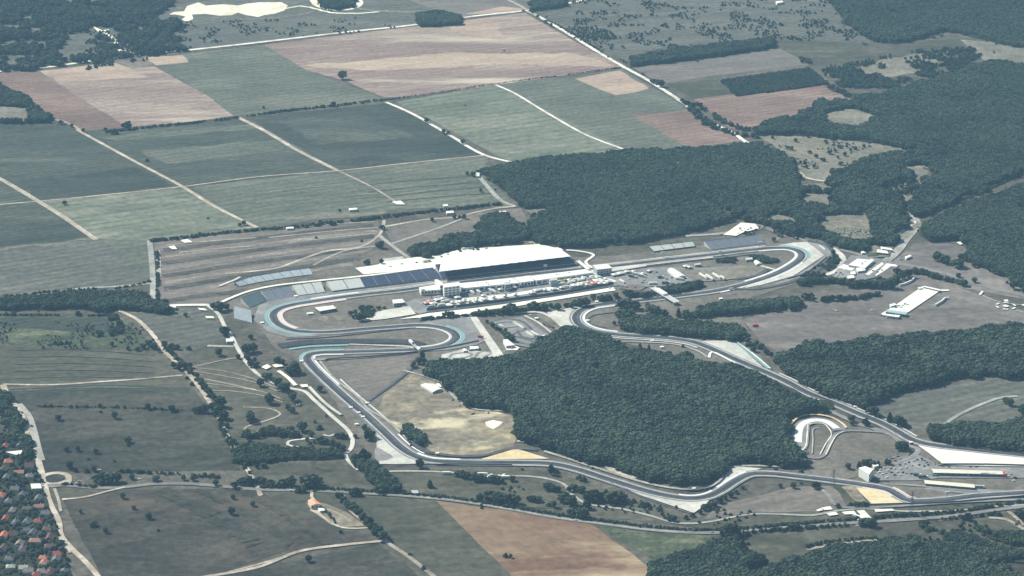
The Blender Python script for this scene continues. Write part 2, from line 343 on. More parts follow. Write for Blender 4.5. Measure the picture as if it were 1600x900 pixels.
# left, middle
field([(-60, 474), (250, 478), (262, 484), (190, 486), (-60, 486)], g_drk_past)
field([(-60, 488), (185, 492), (250, 548), (200, 550), (-60, 535)], g_weed)
field([(-60, 496), (170, 496), (178, 520), (150, 522), (-60, 506)], g_dark, 3)
field([(190, 487), (325, 480), (345, 500), (352, 530), (260, 548)], g_grey)
field([(-60, 536), (250, 550), (300, 602), (-60, 604)], g_olive)
field([(300, 548), (360, 530), (400, 570), (480, 612), (540, 672), (550, 700), (400, 750), (345, 655)], g_olive)
field([(10, 612), (300, 604), (340, 655), (376, 735), (72, 738), (40, 665)], g_drk_past)
field([(80, 768), (120, 760), (200, 764), (110, 780), (96, 780)], g_olive)
field([(98, 782), (200, 766), (395, 763), (540, 830), (590, 846), (440, 862), (320, 905), (160, 905)], g_brnpast)
field([(330, 905), (590, 848), (690, 930), (330, 940)], g_drk_past)
field([(410, 765), (560, 772), (585, 826), (530, 828), (440, 790)], g_olive)
field([(556, 776), (682, 784), (836, 905), (840, 950), (720, 950), (600, 845)], g_olive)
field([(682, 783), (800, 798), (922, 818), (1040, 905), (1060, 950), (850, 950)], g_brown)
field([(922, 818), (1010, 832), (1105, 836), (1115, 846), (1034, 884)], g_weed)
field([(400, 715), (520, 712), (590, 765), (410, 762)], g_olive)
field([(600, 735), (860, 735), (960, 770), (1080, 812), (1290, 745), (1370, 760), (1420, 800), (1110, 828), (860, 798), (620, 768)], g_olive)
field([(1110, 838), (1600, 806), (1700, 800), (1700, 960), (1000, 960)], g_olive)
field([(1300, 870), (1700, 840), (1700, 960), (1250, 960)], g_drk_past, 8)
# right
field([(1160, 500), (1290, 462), (1420, 440), (1500, 450), (1640, 500), (1640, 512), (1400, 530), (1225, 556), (1190, 535)], g_purple)
field([(1430, 380), (1500, 382), (1590, 440), (1610, 470), (1500, 450), (1400, 440), (1390, 412)], g_purple)
field([(1340, 645), (1400, 620), (1540, 590), (1640, 592), (1640, 660), (1460, 682), (1395, 660)], g_grey)
field([(1180, 208), (1300, 205), (1420, 222), (1440, 250), (1400, 262), (1330, 262), (1300, 285), (1250, 275), (1225, 240)], g_savan)
field([(1245, 290), (1300, 285), (1300, 320), (1250, 318)], g_savan)
field([(1400, 262), (1455, 258), (1440, 290), (1415, 320), (1395, 300)], g_savan)
field([(1270, 345), (1330, 340), (1360, 375), (1300, 375)], g_purple)
field([(1290, 95), (1480, 58), (1550, 62), (1640, 82), (1640, 100), (1500, 98), (1400, 135), (1310, 130)], g_olive)
field([(1330, 105), (1420, 85), (1500, 78), (1440, 112), (1370, 128)], g_savan, 9)
field([(1500, 62), (1560, 66), (1640, 86), (1640, 101), (1540, 96)], g_savan, 5)
# circuit ground
field([(345, 478), (400, 452), (560, 436), (690, 410), (960, 400), (1180, 372), (1290, 372), (1310, 400), (1270, 435), (1160, 470), (1160, 500), (1200, 580),
       (1080, 560), (900, 520), (760, 566), (690, 590), (600, 640), (660, 720), (590, 728), (490, 580), (430, 545), (400, 505)], g_infield)
field([(500, 560), (640, 556), (650, 562), (575, 625), (545, 600)], g_mauve)
field([(600, 615), (648, 585), (700, 600), (730, 630), (800, 650), (812, 680), (800, 705), (740, 715), (680, 712), (640, 685), (590, 640)], g_straw, 3)
field([(1200, 690), (1300, 655), (1390, 672), (1420, 690), (1380, 730), (1320, 750), (1250, 740)], g_infield)
field([(1230, 762), (1300, 760), (1330, 800), (1180, 800), (1100, 812), (1120, 790)], g_mauve, 3)
field([(1436, 700), (1640, 735), (1640, 770), (1430, 785), (1380, 745)], g_infield)

m_stripdark = ground_mat('strip_dark', [(.065, .068, .055), (.095, .092, .078), (.14, .13, .11)], 0.03, 0.15, A_ROW, 3, contrast=.25)
g_dirtband = ground_mat('strip_tan', [(.19, .175, .145), (.235, .21, .175), (.30, .27, .22)], 0.03, 0.15, A_ROW, 3, contrast=.2)
# striped rows of the car-park meadow
for k in range(9):
    t = k/8.0
    xa, ya = 252+6*t, 392+80*t; xb, yb = 588+8*t-60*t*t, 352+70*t
    if k == 8: xb, yb = 380, 455
    a = (xa, ya); b = (xb, yb); mid = ((a[0]+b[0])/2, (a[1]+b[1])/2-1.5)
    ribbon('grass_strip', [a, mid, b], 17 if k % 2 == 0 else 12, m_stripdark if k % 2 == 0 else g_dirtband, wob=1.5)
for k, (xa, ya, xb, yb) in enumerate([(560, 290, 745, 275), (575, 300, 752, 285), (590, 309, 760, 292), (605, 316, 770, 302), (420, 300, 560, 286), (400, 318, 590, 302)]):
    ribbon('grass_strip', [(xa, ya), ((xa+xb)/2, (ya+yb)/2-1), (xb, yb)], 5, m_darkgrass if k < 4 else g_pale, wob=1.2)
for y in (0, 6, 11):
    ribbon('grass_strip', [(15, 609+y*.6), (150, 603+y*.55), (220, 604+y*.6), (296, 608+y*.5)], 3.2, m_darkgrass, wob=.5)

# quarry and bare sand
poly('sand', [(264, 23), (272, 19), (288, 18), (292, 10), (310, 4), (322, 9), (350, 7), (372, 9), (405, 4), (440, 4), (450, 9), (444, 17), (428, 22), (412, 24), (404, 27), (385, 24), (372, 20), (362, 24), (345, 25), (320, 22), (300, 23), (302, 30), (292, 34), (284, 31), (290, 26), (275, 23)], g_quarry, wobble=4)
ribbon('sand', [(444, 14), (470, 10), (492, 14), (520, 20), (560, 21), (605, 17)], 8, g_quarry, wob=2)
ribbon('sand', [(330, 32), (400, 30), (450, 26), (490, 19)], 7, g_savan, wob=2)
ribbon('sand', [(488, -4), (497, 9), (520, 15), (548, 14), (562, 6), (558, -2)], 16, g_quarry)
ribbon('sand', [(560, 14), (600, 18), (650, 19)], 14, g_savan)
poly('sand', [(145, 41), (160, 48), (170, 46), (170, 52), (183, 62), (187, 75), (205, 82), (203, 87), (190, 82), (178, 78), (178, 64), (165, 53), (152, 49)], g_quarry)
poly('sand', [(-10, 168), (18, 162), (28, 168), (46, 176), (30, 184), (-10, 184)], g_quarry, smooth=True)
poly('sand', [(437, 343), (480, 337), (520, 331), (560, 334), (600, 329), (605, 333), (560, 339), (500, 343), (470, 344)], g_savan, smooth=True)
ribbon('sand', [(0, 390), (40, 384), (90, 382), (130, 374), (146, 374)], 10, g_savan, wob=3)
poly('sand', [(656, 602), (675, 599), (692, 606), (690, 613), (670, 612)], g_quarry)
poly('sand', [(738, 655), (752, 652), (768, 654), (785, 647), (797, 652), (795, 660), (782, 663), (775, 671), (764, 668), (748, 664)], g_straw, wobble=2)
poly('sand', [(758, 660), (770, 657), (786, 660), (778, 667), (770, 671), (760, 666)], g_quarry, wobble=1)
ribbon('sand', [(645, 585), (690, 622), (740, 650)], 12, g_straw, wob=4)
poly('yard', [(478, 786), (505, 786), (540, 800), (572, 822), (540, 824), (512, 816), (490, 802)], g_straw, wobble=2)
ribbon('dirt_path', [(486, 797), (505, 808), (520, 819), (545, 826), (578, 825)], 4, g_dirt, wob=.5)
poly('yard', [(488, 791), (500, 792), (508, 798), (500, 804), (492, 798)], g_dirt, wobble=1.5)
ribbon('dirt_path', [(488, 769), (487, 777), (492, 783)], 4, g_dirt)
ribbon('dirt_path', [(510, 795), (535, 806), (548, 815)], 2.5, g_track2)
poly('sand', [(496, 497), (507, 494), (514, 498), (506, 503), (498, 502)], g_savan, smooth=True)
poly('sand', [(522, 494), (540, 494), (544, 499), (530, 502)], g_savan, smooth=True)

# dirt roads and tracks
ribbon('dirt_road', [(-40, 115), (75, 105), (180, 90), (300, 78), (400, 67), (545, 50), (640, 40), (745, 25), (820, 17), (880, 7), (930, -4)], 13, g_dirtw)
ribbon('dirt_road', [(822, 16), (838, 24), (880, 48), (940, 85), (975, 105), (1020, 130), (1070, 163), (1090, 178), (1110, 192), (1140, 205), (1170, 226)], 11, g_dirtw, wob=.6)
ribbon('dirt_road', [(760, -12), (800, 3), (822, 15)], 9, g_dirt)
ribbon('dirt_road', [(603, 160), (640, 176), (700, 210), (758, 243), (800, 254)], 9, g_dirtw)
ribbon('dirt_road', [(774, 133), (800, 144), (860, 180), (920, 213), (982, 236)], 7, g_dirtw)
ribbon('dirt_road', [(372, 184), (410, 203), (470, 238), (530, 268)], 11, g_dirt)
ribbon('farm_track', [(530, 268), (580, 292), (622, 318)], 5, g_track2)
ribbon('farm_track', [(-20, 192), (60, 187), (95, 189), (130, 207)], 7, g_track2)
ribbon('dirt_road', [(120, 203), (160, 225), (215, 255), (285, 292), (330, 320), (402, 356)], 9, g_dirt)
ribbon('dirt_road', [(-40, 262), (0, 280), (55, 312), (100, 340), (150, 375)], 12, g_dirt)
ribbon('farm_track', [(150, 375), (190, 400), (235, 440)], 12, g_grey)
ribbon('dirt_road', [(-40, 324), (0, 320), (60, 315), (285, 292), (400, 277), (530, 267), (640, 255), (760, 243)], 5.5, g_dirt)
ribbon('lane', [(234, 376), (238, 420), (239, 450), (238, 478)], 9, g_lane)
ribbon('farm_track', [(247, 392), (249, 436)], 7, g_dirt)
ribbon('lane', [(238, 443), (200, 447), (120, 452), (60, 461), (-30, 468)], 7, g_lane)
ribbon('lane', [(745, 272), (760, 290), (785, 315), (805, 323)], 8, g_lane)
ribbon('dirt_road', [(805, 323), (775, 326), (740, 333), (715, 340), (670, 343), (600, 355)], 7, g_dirt)
ribbon('farm_track', [(722, 342), (690, 355), (610, 382)], 5.5, g_lane)
ribbon('dirt_road', [(600, 345), (592, 368), (560, 387), (510, 393), (460, 410), (430, 420), (352, 428)], 7, g_dirt)
ribbon('farm_track', [(592, 368), (620, 390), (640, 404)], 7, g_lane)
ribbon('farm_track', [(590, 385), (540, 392), (490, 415)], 5, g_lane)
for a, b in (((585, 347), (480, 355)), ((590, 356), (420, 372)), ((590, 365), (450, 380)), ((400, 385), (280, 395)), ((400, 372), (260, 384))):
    ribbon('farm_track', [b, ((a[0]+b[0])/2, (a[1]+b[1])/2-1), a], 5, g_track2)
ribbon('lane', [(800, 372), (850, 384), (880, 388), (990, 379), (1050, 371), (1120, 366), (1150, 362)], 8, g_lane)
ribbon('lane', [(1100, 307), (1140, 330), (1200, 357), (1240, 372), (1290, 385), (1330, 394), (1375, 408), (1420, 415), (1470, 426), (1530, 445), (1600, 462), (1640, 470)], 13, g_road)
ribbon('lane', [(1172, 332), (1182, 345), (1210, 352)], 9, g_dirt)
ribbon('lane', [(1420, 330), (1432, 350), (1415, 375), (1400, 395), (1380, 412)], 15, g_lane)
poly('dirt_verge', [(1400, 366), (1415, 355), (1430, 346), (1440, 350), (1420, 372), (1405, 378)], g_savan)
poly('dirt_verge', [(1400, 366), (1415, 355), (1430, 346), (1432, 349), (1412, 362), (1404, 369)], g_dirtw)
ribbon('dirt_path', [(1237, 250), (1250, 270), (1262, 279), (1300, 285)], 7, g_dirt)
ribbon('dirt_path', [(1240, 285), (1238, 292), (1245, 288)], 5, g_dirtw)
ribbon('dirt_path', [(1418, 320), (1423, 330), (1428, 342)], 6, g_dirt, wob=1)
ribbon('lane', [(1300, 388), (1315, 400), (1317, 412), (1305, 425), (1290, 430)], 10, g_conc)
ribbon('dirt_road', [(187, 486), (210, 497), (228, 512), (245, 532), (262, 555), (290, 580), (318, 615), (340, 650), (358, 688), (373, 712), (392, 743), (408, 775)], 8, g_dirt, wob=.6)
ribbon('lane', [(262, 478), (300, 477), (326, 477)], 8, g_pave)
ribbon('lane', [(322, 476), (340, 490), (352, 512), (364, 530), (372, 546), (386, 568), (404, 586), (430, 600), (452, 607), (475, 612), (490, 625), (520, 652), (545, 675), (551, 690), (548, 702), (542, 708)], 6, g_conc)
ribbon('path', [(324, 541), (365, 542)], 7, g_lane)
ribbon('path', [(540, 711), (545, 722), (560, 735)], 5, g_conc)
ribbon('path', [(495, 685), (470, 687), (452, 690), (450, 696), (470, 700), (500, 704), (520, 709)], 4.5, g_conc)
ribbon('path', [(505, 680), (515, 682), (525, 678)], 4, g_conc)
ribbon('path', [(380, 637), (420, 639), (438, 648), (410, 660), (385, 668), (383, 675), (400, 678), (405, 672)], 3.5, g_track2)
ribbon('dirt_path', [(285, 587), (230, 592), (160, 597), (80, 602), (5, 601)], 5, g_dirt)
ribbon('dirt_path', [(5, 602), (12, 620), (28, 640), (40, 665), (52, 700), (60, 722), (66, 745)], 9, g_dirt)
ribbon('lane', [(30, 632), (45, 650), (52, 668), (60, 700), (66, 720)], 8, g_lane)
ribbon('dirt_path', [(290, 588), (330, 595), (400, 610)], 3.5, g_track2)
ribbon('dirt_path', [(300, 575), (370, 560), (395, 562)], 3.0, g_track2)
for k in (0, 1, 3, 4):
    ribbon('dirt_path', [(296+k*6, 575+k*9-(k%2)*3), (345+k*4, 580+k*8), (395+k*5, 592+k*7), (430+k*3, 606+k*6)], 2.2, g_track2, wob=.6)
for k in range(5):
    ribbon('farm_track', [(20, 548+k*11), (120, 547+k*10.5), (240, 556+k*9)], 2.2, g_grey, wob=.8)
for k in range(3):
    ribbon('grass_strip', [(250+k*62, 766), (330+k*58, 805), (400+k*55, 852)], (24, 12, 9)[k], g_drk_past, wob=3)
# junction with the round island at the village
RC = G(86, 748.5); circ = [RC+Vector((math.cos(t)*17.5, math.sin(t)*17.5, 0)) for t in [2*math.pi*i/40 for i in range(40)]]
poly('road', [(64, 742), (75, 741), (100, 741), (112, 746), (108, 758), (70, 762)], g_track2, smooth=True)
ribbon_w('road', circ, 8, g_dirt, True)
poly('grass', [RC+Vector((math.cos(t)*13.5, math.sin(t)*13.5, 0)) for t in [2*math.pi*i/32 for i in range(32)]], g_drk_past, world=True)
ribbon('road', [(68, 760), (100, 759), (150, 763), (195, 762), (240, 757), (300, 757), (360, 762), (410, 766), (480, 767), (560, 771), (640, 776), (720, 784), (800, 797), (860, 808),
                (940, 819), (1020, 829), (1080, 833), (1120, 833), (1180, 829), (1300, 820), (1400, 814), (1480, 808), (1560, 797), (1660, 785)], 8, g_road)
ribbon('road', [(560, 771), (640, 776), (720, 784), (800, 797), (860, 808), (940, 819), (1020, 829), (1080, 833)], 2.0, g_lane)
ribbon('dirt_path', [(66, 745), (72, 768), (80, 790), (92, 815), (96, 838), (112, 858), (135, 880), (160, 910)], 7, g_dirt)
ribbon('lane', [(72, 762), (78, 785), (84, 800)], 6, g_dirt)
ribbon('lane', [(92, 835), (100, 852), (108, 865)], 6, g_dirt)
ribbon('dirt_path', [(97, 781), (130, 778), (170, 768), (195, 762)], 4, g_dirt)
ribbon('dirt_path', [(85, 764), (92, 784), (95, 800)], 4, g_track2)
ribbon('dirt_path', [(300, 905), (400, 888), (470, 862), (540, 852), (600, 846)], 6, g_dirt)
ribbon('dirt_path', [(320, 905), (420, 878), (470, 862)], 4, g_track2)
ribbon('dirt_path', [(535, 775), (550, 800), (575, 820), (590, 832), (602, 846), (640, 872), (682, 905)], 6, g_track2)
ribbon('dirt_path', [(1160, 1100), (1100, 1000)], 5, g_dirt)
ribbon('path', [(594, 738), (640, 737), (700, 739), (760, 744), (820, 745), (850, 748), (880, 757), (892, 772), (910, 785), (925, 790), (970, 796), (1020, 808), (1050, 817),
                (1080, 819), (1110, 816), (1150, 808), (1180, 804), (1230, 805), (1270, 806), (1310, 799), (1350, 796), (1420, 800), (1500, 798), (1560, 792), (1640, 788)], 4.5, g_lane)
ribbon('path', [(720, 745), (800, 790), (880, 792), (830, 775)], 2, g_olive)
ribbon('dirt_path', [(1470, 668), (1500, 648), (1540, 630), (1565, 622), (1590, 620)], 6, g_lane)
ribbon('dirt_path', [(1260, 860), (1300, 852), (1370, 845)], 6, g_track2)
ribbon('dirt_path', [(1545, 810), (1570, 812), (1600, 828), (1640, 845)], 6, g_track2)
ribbon('dirt_path', [(1575, 800), (1590, 812), (1600, 822)], 5, g_track2)
ribbon('verge', [(1228, 553), (1300, 541), (1400, 527), (1500, 520), (1570, 512), (1640, 500)], 7, g_lane)
ribbon('path', [(1535, 462), (1560, 472), (1600, 478), (1640, 484)], 3, g_lane)
ribbon('path', [(1587, 486), (1640, 498)], 3, g_lane)

# ------------------------------------------------------------------ CIRCUIT
TRK_A = [(1680, 765), (1600, 771), (1525, 776), (1475, 782), (1430, 784), (1414, 781), (1402, 774), (1387, 766), (1350, 759), (1300, 752), (1250, 746), (1200, 741), (1172, 742), (1150, 752), (1125, 768), (1105, 777),
         (1080, 780), (1050, 777), (1012, 769), (950, 750), (900, 734), (862, 726), (800, 724), (712, 723), (670, 720), (645, 712), (625, 699), (607, 682), (575, 652), (550, 631), (512, 597), (487, 572),
         (480, 561), (484, 555), (500, 552), (537, 551), (600, 549), (662, 546), (690, 542), (707, 535), (713, 527), (706, 519), (690, 513), (670, 510), (650, 509.5), (612, 512), (562, 516), (525, 519.5), (487, 520),
         (457, 517), (437, 509), (428, 499), (428, 490), (438, 483), (459, 477), (490, 472), (520, 467.5), (570, 461), (632, 454), (682, 447), (730, 441), (780, 435), (850, 427), (940, 418.5), (990, 413), (1040, 407),
         (1120, 398), (1170, 392), (1210, 388.5), (1232, 389), (1246, 392.5), (1253, 399), (1250, 406), (1238, 415), (1220, 425), (1201, 433), (1170, 443), (1145, 449.5), (1120, 455), (1050, 464.5), (1000, 470.5),
         (950, 475.5), (922, 480), (904, 489), (900, 500), (909, 510.5), (930, 518.5), (962, 523.5), (1012, 527), (1050, 530), (1082, 535), (1100, 541), (1150, 563), (1197, 583), (1230, 598), (1262, 615), (1305, 632),
         (1340, 647), (1375, 661), (1407, 678), (1425, 688), (1450, 695), (1525, 704), (1600, 712), (1690, 722)]
TP = spline(GP(TRK_A), step=6)
def seg(px0, px1, P=TP):                   # slice of the track between two px points
    a, b = G(*px0), G(*px1)
    i = min(range(len(P)), key=lambda k: (P[k]-a).length); j = min(range(len(P)), key=lambda k: (P[k]-b).length)
    return P[i:j+1] if i < j else P[j:i+1]
# run-off surfaces and gravel first (below the track)
poly('runoff', [(395, 500), (405, 478), (430, 468), (480, 462), (560, 452), (690, 437), (700, 446), (560, 464), (480, 474), (440, 484), (430, 498), (440, 512), (480, 522), (500, 526), (450, 528), (420, 520)], g_asph2)
poly('runoff', [(660, 505), (700, 498), (735, 496), (765, 530), (745, 540), (700, 548), (660, 550), (700, 540), (712, 528), (700, 516)], g_asph2)
poly('runoff', [(735, 497), (745, 496), (790, 560), (775, 562)], g_conc)
poly('runoff', [(1215, 384), (1240, 380), (1262, 379), (1285, 390), (1288, 400), (1270, 412), (1240, 432), (1190, 446), (1160, 452), (1220, 428), (1250, 408), (1254, 398), (1244, 391)], g_conc)
poly('runoff', [(1262, 379), (1290, 384), (1300, 398), (1285, 413), (1240, 440), (1190, 452), (1240, 434), (1275, 412), (1288, 400)], g_asph2)
poly('gravel', [(855, 489), (905, 479), (897, 490), (895, 502), (904, 514), (886, 519), (868, 508)], g_gravel)
poly('gravel', [(836, 492), (850, 489), (882, 517), (870, 517)], g_straw)
poly('gravel', [(1086, 534), (1146, 533), (1201, 583), (1160, 566), (1110, 544)], g_gravel)
poly('gravel', [(588, 662), (598, 676), (618, 698), (650, 719), (684, 725), (589, 727)], g_gravel)
poly('gravel', [(588, 700), (600, 706), (615, 716), (590, 722)], g_asph2, smooth=True)
poly('gravel', [(806, 702), (858, 718), (750, 719)], g_sand)
poly('gravel', [(938, 746), (1010, 772), (1060, 779), (1082, 782), (1112, 778), (1102, 790), (1084, 803), (1070, 798), (1000, 775)], g_gravel)
poly('gravel', [(1141, 729), (1190, 733), (1165, 741), (1118, 771), (1116, 764), (1132, 748)], g_gravel)
poly('gravel', [(945, 730), (1005, 742), (1010, 750), (985, 748), (950, 736)], g_dirt)
poly('gravel', [(1333, 760), (1352, 761), (1395, 770), (1422, 786), (1362, 789)], g_sand)
poly('gravel', [(1315, 762), (1336, 760), (1355, 787), (1335, 784)], g_straw)
poly('gravel', [(1434, 697), (1470, 702), (1560, 711), (1660, 722), (1660, 731), (1475, 728), (1450, 708)], g_pave)
poly('runoff', [(1405, 722), (1436, 712), (1475, 730), (1640, 733), (1640, 748), (1470, 748), (1430, 752), (1372, 752), (1368, 745)], g_asph2)
poly('runoff', [(1430, 763), (1500, 764), (1600, 768), (1640, 760), (1640, 766), (1520, 773), (1450, 768)], g_asph2)
poly('car_park', [(1384, 722), (1400, 712), (1422, 708), (1418, 716), (1400, 726)], g_mauve)
poly('grass', [(1440, 704), (1470, 723), (1462, 727), (1434, 708)], g_infield)
poly('grass', [(1380, 757), (1440, 764), (1500, 774), (1436, 781), (1412, 774)], g_infield)
# verges of lighter asphalt beside the track, then the track, then its white lines
ribbon_w('runoff_verge', TP, 21, g_asph2)
ribbon_w('track', TP, 12.5, g_asph)
RL = [q for q in TP]                       # the dark rubbered line wanders from side to side of the track
_a = offset(TP, 1.0); RL = [p+(a-p)*(2.6*math.sin(i*.045)+1.2*math.sin(i*.017)) for i, (p, a) in enumerate(zip(TP, _a))]
ribbon_w('rubbered_line', RL, 5.0, g_line)
ribbon_w('edge_line', TP, 1.1, m_edge, off=6.7)
ribbon_w('edge_line', TP, 1.1, m_edge, off=-6.7)
def stripe(name, a, b, off, wd, m): return ribbon_w(name, seg(a, b), wd, m, off=off)
def side(px_a, px_t, d):                    # sign: does the offset d point towards px_t?
    P = seg(px_a, (px_a[0]+6, px_a[1])) or TP
    i = min(range(len(TP)), key=lambda k: (TP[k]-G(*px_a)).length); q = offset(TP[i-1:i+2], 1)[1]-TP[i]
    return d if q.dot(G(*px_t)-TP[i]) > 0 else -d
stripe('painted_strip', (487, 520), (500, 471), side((428, 495), (410, 495), 11), 4.5, m_teal)
stripe('painted_strip', (690, 543), (690, 512), side((713, 527), (730, 527), 11), 5, m_teal)
stripe('kerb', (457, 517), (540, 465), side((428, 495), (440, 497), 11), 7, m_pinkk)
stripe('kerb', (640, 548), (650, 509), side((713, 527), (700, 527), 9.5), 2.5, m_white)
stripe('kerb', (560, 462), (490, 472), side((520, 467), (520, 460), 12), 5, m_white)
stripe('painted_strip', (480, 566), (537, 551), side((480, 561), (474, 556), 10), 4.5, m_teal)
stripe('kerb', (520, 605), (537, 551), side((484, 558), (495, 562), 10), 3, m_white)
stripe('kerb', (1216, 388), (1252, 404), side((1253, 399), (1262, 399), 11), 5, m_teal)
stripe('kerb', (1180, 391), (1170, 443), side((1253, 399), (1240, 400), 9.5), 4, m_white)
stripe('kerb', (1246, 409), (1120, 455), side((1220, 425), (1225, 432), 9.5), 3, m_white)
stripe('kerb', (960, 474), (962, 523), side((900, 500), (910, 500), 12), 4, m_white)
stripe('kerb', (1060, 779), (1120, 771), side((1085, 780), (1085, 772), 9), 3, m_white)
stripe('kerb', (1130, 766), (1170, 742), side((1150, 752), (1147, 748), 9), 3, m_white)
stripe('kerb', (645, 712), (720, 723), side((670, 720), (670, 712), 9), 3.5, m_white)
stripe('kerb', (607, 682), (650, 714), side((625, 699), (630, 690), 14), 2.5, m_white)
stripe('kerb', (1385, 766), (1430, 784), side((1402, 774), (1408, 770), 10), 3.5, m_pinkk)
stripe('kerb', (1350, 759), (1402, 774), side((1387, 766), (1380, 770), 9), 3.0, m_pinkk)
stripe('edge_line', (690, 446), (1110, 399), side((900, 422), (900, 430), 13), 4, g_conc)
stripe('edge_line', (560, 462), (1200, 390), side((900, 422), (900, 410), 12), 3, g_conc)
stripe('edge_line', (1200, 588), (1420, 686), side((1305, 632), (1320, 620), 13), 3, g_conc)
stripe('edge_line', (512, 597), (625, 699), side((550, 631), (565, 625), 19), 3, g_conc)
stripe('edge_line', (930, 518), (1100, 541), side((1012, 527), (1012, 535), 14), 3.5, g_conc)
# service roads in the circuit
ribbon('service_road', [(436, 542), (480, 536), (540, 534.5), (640, 536), (660, 541)], 19, g_line)
ribbon('painted_strip', [(452, 547), (480, 543), (520, 541), (545, 540)], 6, m_teal)
ribbon('painted_strip', [(546, 539), (600, 541), (650, 543)], 4, g_conc)
ribbon('service_road', [(490, 563), (560, 560), (640, 552), (745, 535)], 6, g_asph2)
ribbon('service_road', [(500, 565), (520, 590), (560, 622), (575, 640), (600, 655), (640, 688)], 3.2, g_lane)
ribbon('service_road', [(577, 627), (590, 618), (615, 600), (640, 580), (655, 568)], 4.5, g_asph)
ribbon('dirt_road', [(630, 580), (660, 588), (690, 600), (710, 622), (740, 640), (780, 643), (815, 645)], 5, g_lane)
ribbon('service_road', [(640, 688), (665, 706), (720, 714), (760, 712), (800, 702), (840, 704)], 7, g_asph)
ribbon('service_road', [(820, 692), (808, 690)], 5, g_conc)
ribbon('service_road', [(850, 706), (900, 722), (950, 738), (1010, 756), (1060, 765), (1100, 766), (1125, 752), (1138, 732), (1180, 729), (1240, 732)], 5, g_lane)
ribbon('service_road', [(1140, 452), (1180, 452), (1240, 440), (1290, 413), (1302, 398), (1290, 384), (1262, 377)], 8, g_asph)
ribbon('service_road', [(960, 535), (1010, 536), (1060, 540), (1095, 552), (1105, 560)], 4, g_lane)
ribbon('service_road', [(1108, 560), (1112, 551), (1125, 556), (1152, 571)], 4, m_white)
ribbon('service_road', [(1146, 534), (1170, 553), (1200, 577)], 3, m_teal)
ribbon('service_road', [(1150, 534), (1175, 553), (1204, 577)], 3, m_white)
ribbon('service_road', [(1290, 640), (1340, 663), (1390, 680), (1412, 695), (1434, 703), (1430, 712), (1400, 725), (1372, 742)], 8, g_asph2)
ribbon('service_road', [(1380, 757), (1430, 760), (1500, 767), (1540, 770)], 5, g_asph2)
ribbon('service_road', [(1280, 762), (1296, 778), (1308, 792), (1360, 794), (1500, 786), (1640, 780)], 5, g_asph2)

# pit straight, paddock and plaza surfaces
poly('pit_lane', [(655, 452), (720, 444), (800, 438), (930, 423), (1010, 413), (1010, 417), (930, 430), (800, 444), (660, 458)], g_conc)
poly('paving', [(622, 478), (650, 468), (700, 462), (800, 452), (930, 431), (975, 424), (1010, 430), (1000, 444), (960, 448), (800, 468), (690, 484), (655, 492)], g_asph2)
poly('paving', [(690, 478), (720, 468), (800, 460), (880, 446), (950, 436), (965, 441), (880, 452), (800, 464), (720, 478), (700, 481)], g_pave)
poly('paving', [(570, 494), (600, 486), (640, 480), (650, 492), (600, 500), (570, 503)], g_conc)
poly('lower_road', [(665, 486), (740, 477), (800, 469), (880, 458), (958, 444), (960, 449), (880, 462), (800, 474), (740, 482), (668, 490)], g_asph)
poly('paving', [(625, 500), (668, 491), (740, 483), (800, 475), (880, 463), (960, 450), (962, 455), (880, 468), (800, 481), (740, 488), (725, 497), (712, 497), (650, 498)], g_pave)
poly('paving', [(555, 420), (590, 415), (600, 410), (690, 398), (720, 391), (765, 388), (866, 381), (880, 392), (690, 421), (640, 424), (568, 430)], g_pave)
poly('paving', [(598, 406), (628, 402), (632, 405), (602, 410)], g_conc)
poly('paving', [(1130, 368), (1158, 349), (1180, 351), (1186, 358), (1160, 365), (1150, 370)], g_pave)
ribbon('path', [(885, 392), (900, 393), (927, 399), (915, 411), (925, 420)], 5, g_pave)
poly('paving', [(1000, 422), (1050, 418), (1100, 420), (1180, 415), (1200, 421), (1180, 433), (1130, 439), (1080, 442), (1040, 448), (1000, 450), (970, 448), (960, 442), (985, 432)], g_asph2)
poly('yard', [(1060, 420), (1110, 424), (1180, 412), (1202, 420), (1185, 431), (1135, 438), (1085, 440), (1065, 430)], g_savan)
poly('paving', [(965, 452), (985, 446), (1010, 449), (1000, 456)], g_mauve)
ribbon('path', [(1185, 415), (1198, 419), (1212, 423)], 5, g_conc)
ribbon('service_road', [(1150, 437), (1180, 432), (1200, 422)], 8, g_asph)
# strip behind the stands
ribbon('path', [(347, 473), (365, 465), (390, 456), (427, 448), (490, 440.5), (540, 435.5), (600, 429), (640, 424.5)], 6, g_pave)
ribbon('path', [(343, 448), (356, 443), (368, 438), (375, 434)], 5, g_conc)
# medical centre yard (right of first bend)
poly('yard', [(1300, 432), (1318, 412), (1330, 400), (1372, 405), (1384, 412), (1405, 416), (1380, 432), (1345, 440), (1310, 438)], g_asph2)
poly('yard', [(1310, 420), (1318, 414), (1336, 420), (1330, 424)], g_pave)
poly('yard', [(1352, 430), (1378, 411), (1381, 414), (1358, 431)], g_pave)
poly('yard', [(1367, 432), (1385, 413), (1400, 415), (1402, 418), (1392, 417), (1372, 432)], g_pave)
poly('grass', [(1370, 432), (1392, 418), (1403, 420), (1402, 432), (1380, 445)], g_purple)
poly('yard', [(1350, 396), (1366, 384), (1395, 388), (1390, 402), (1360, 404)], g_savan)
poly('grass', [(1353, 396), (1370, 396), (1374, 402), (1356, 402)], g_weed)
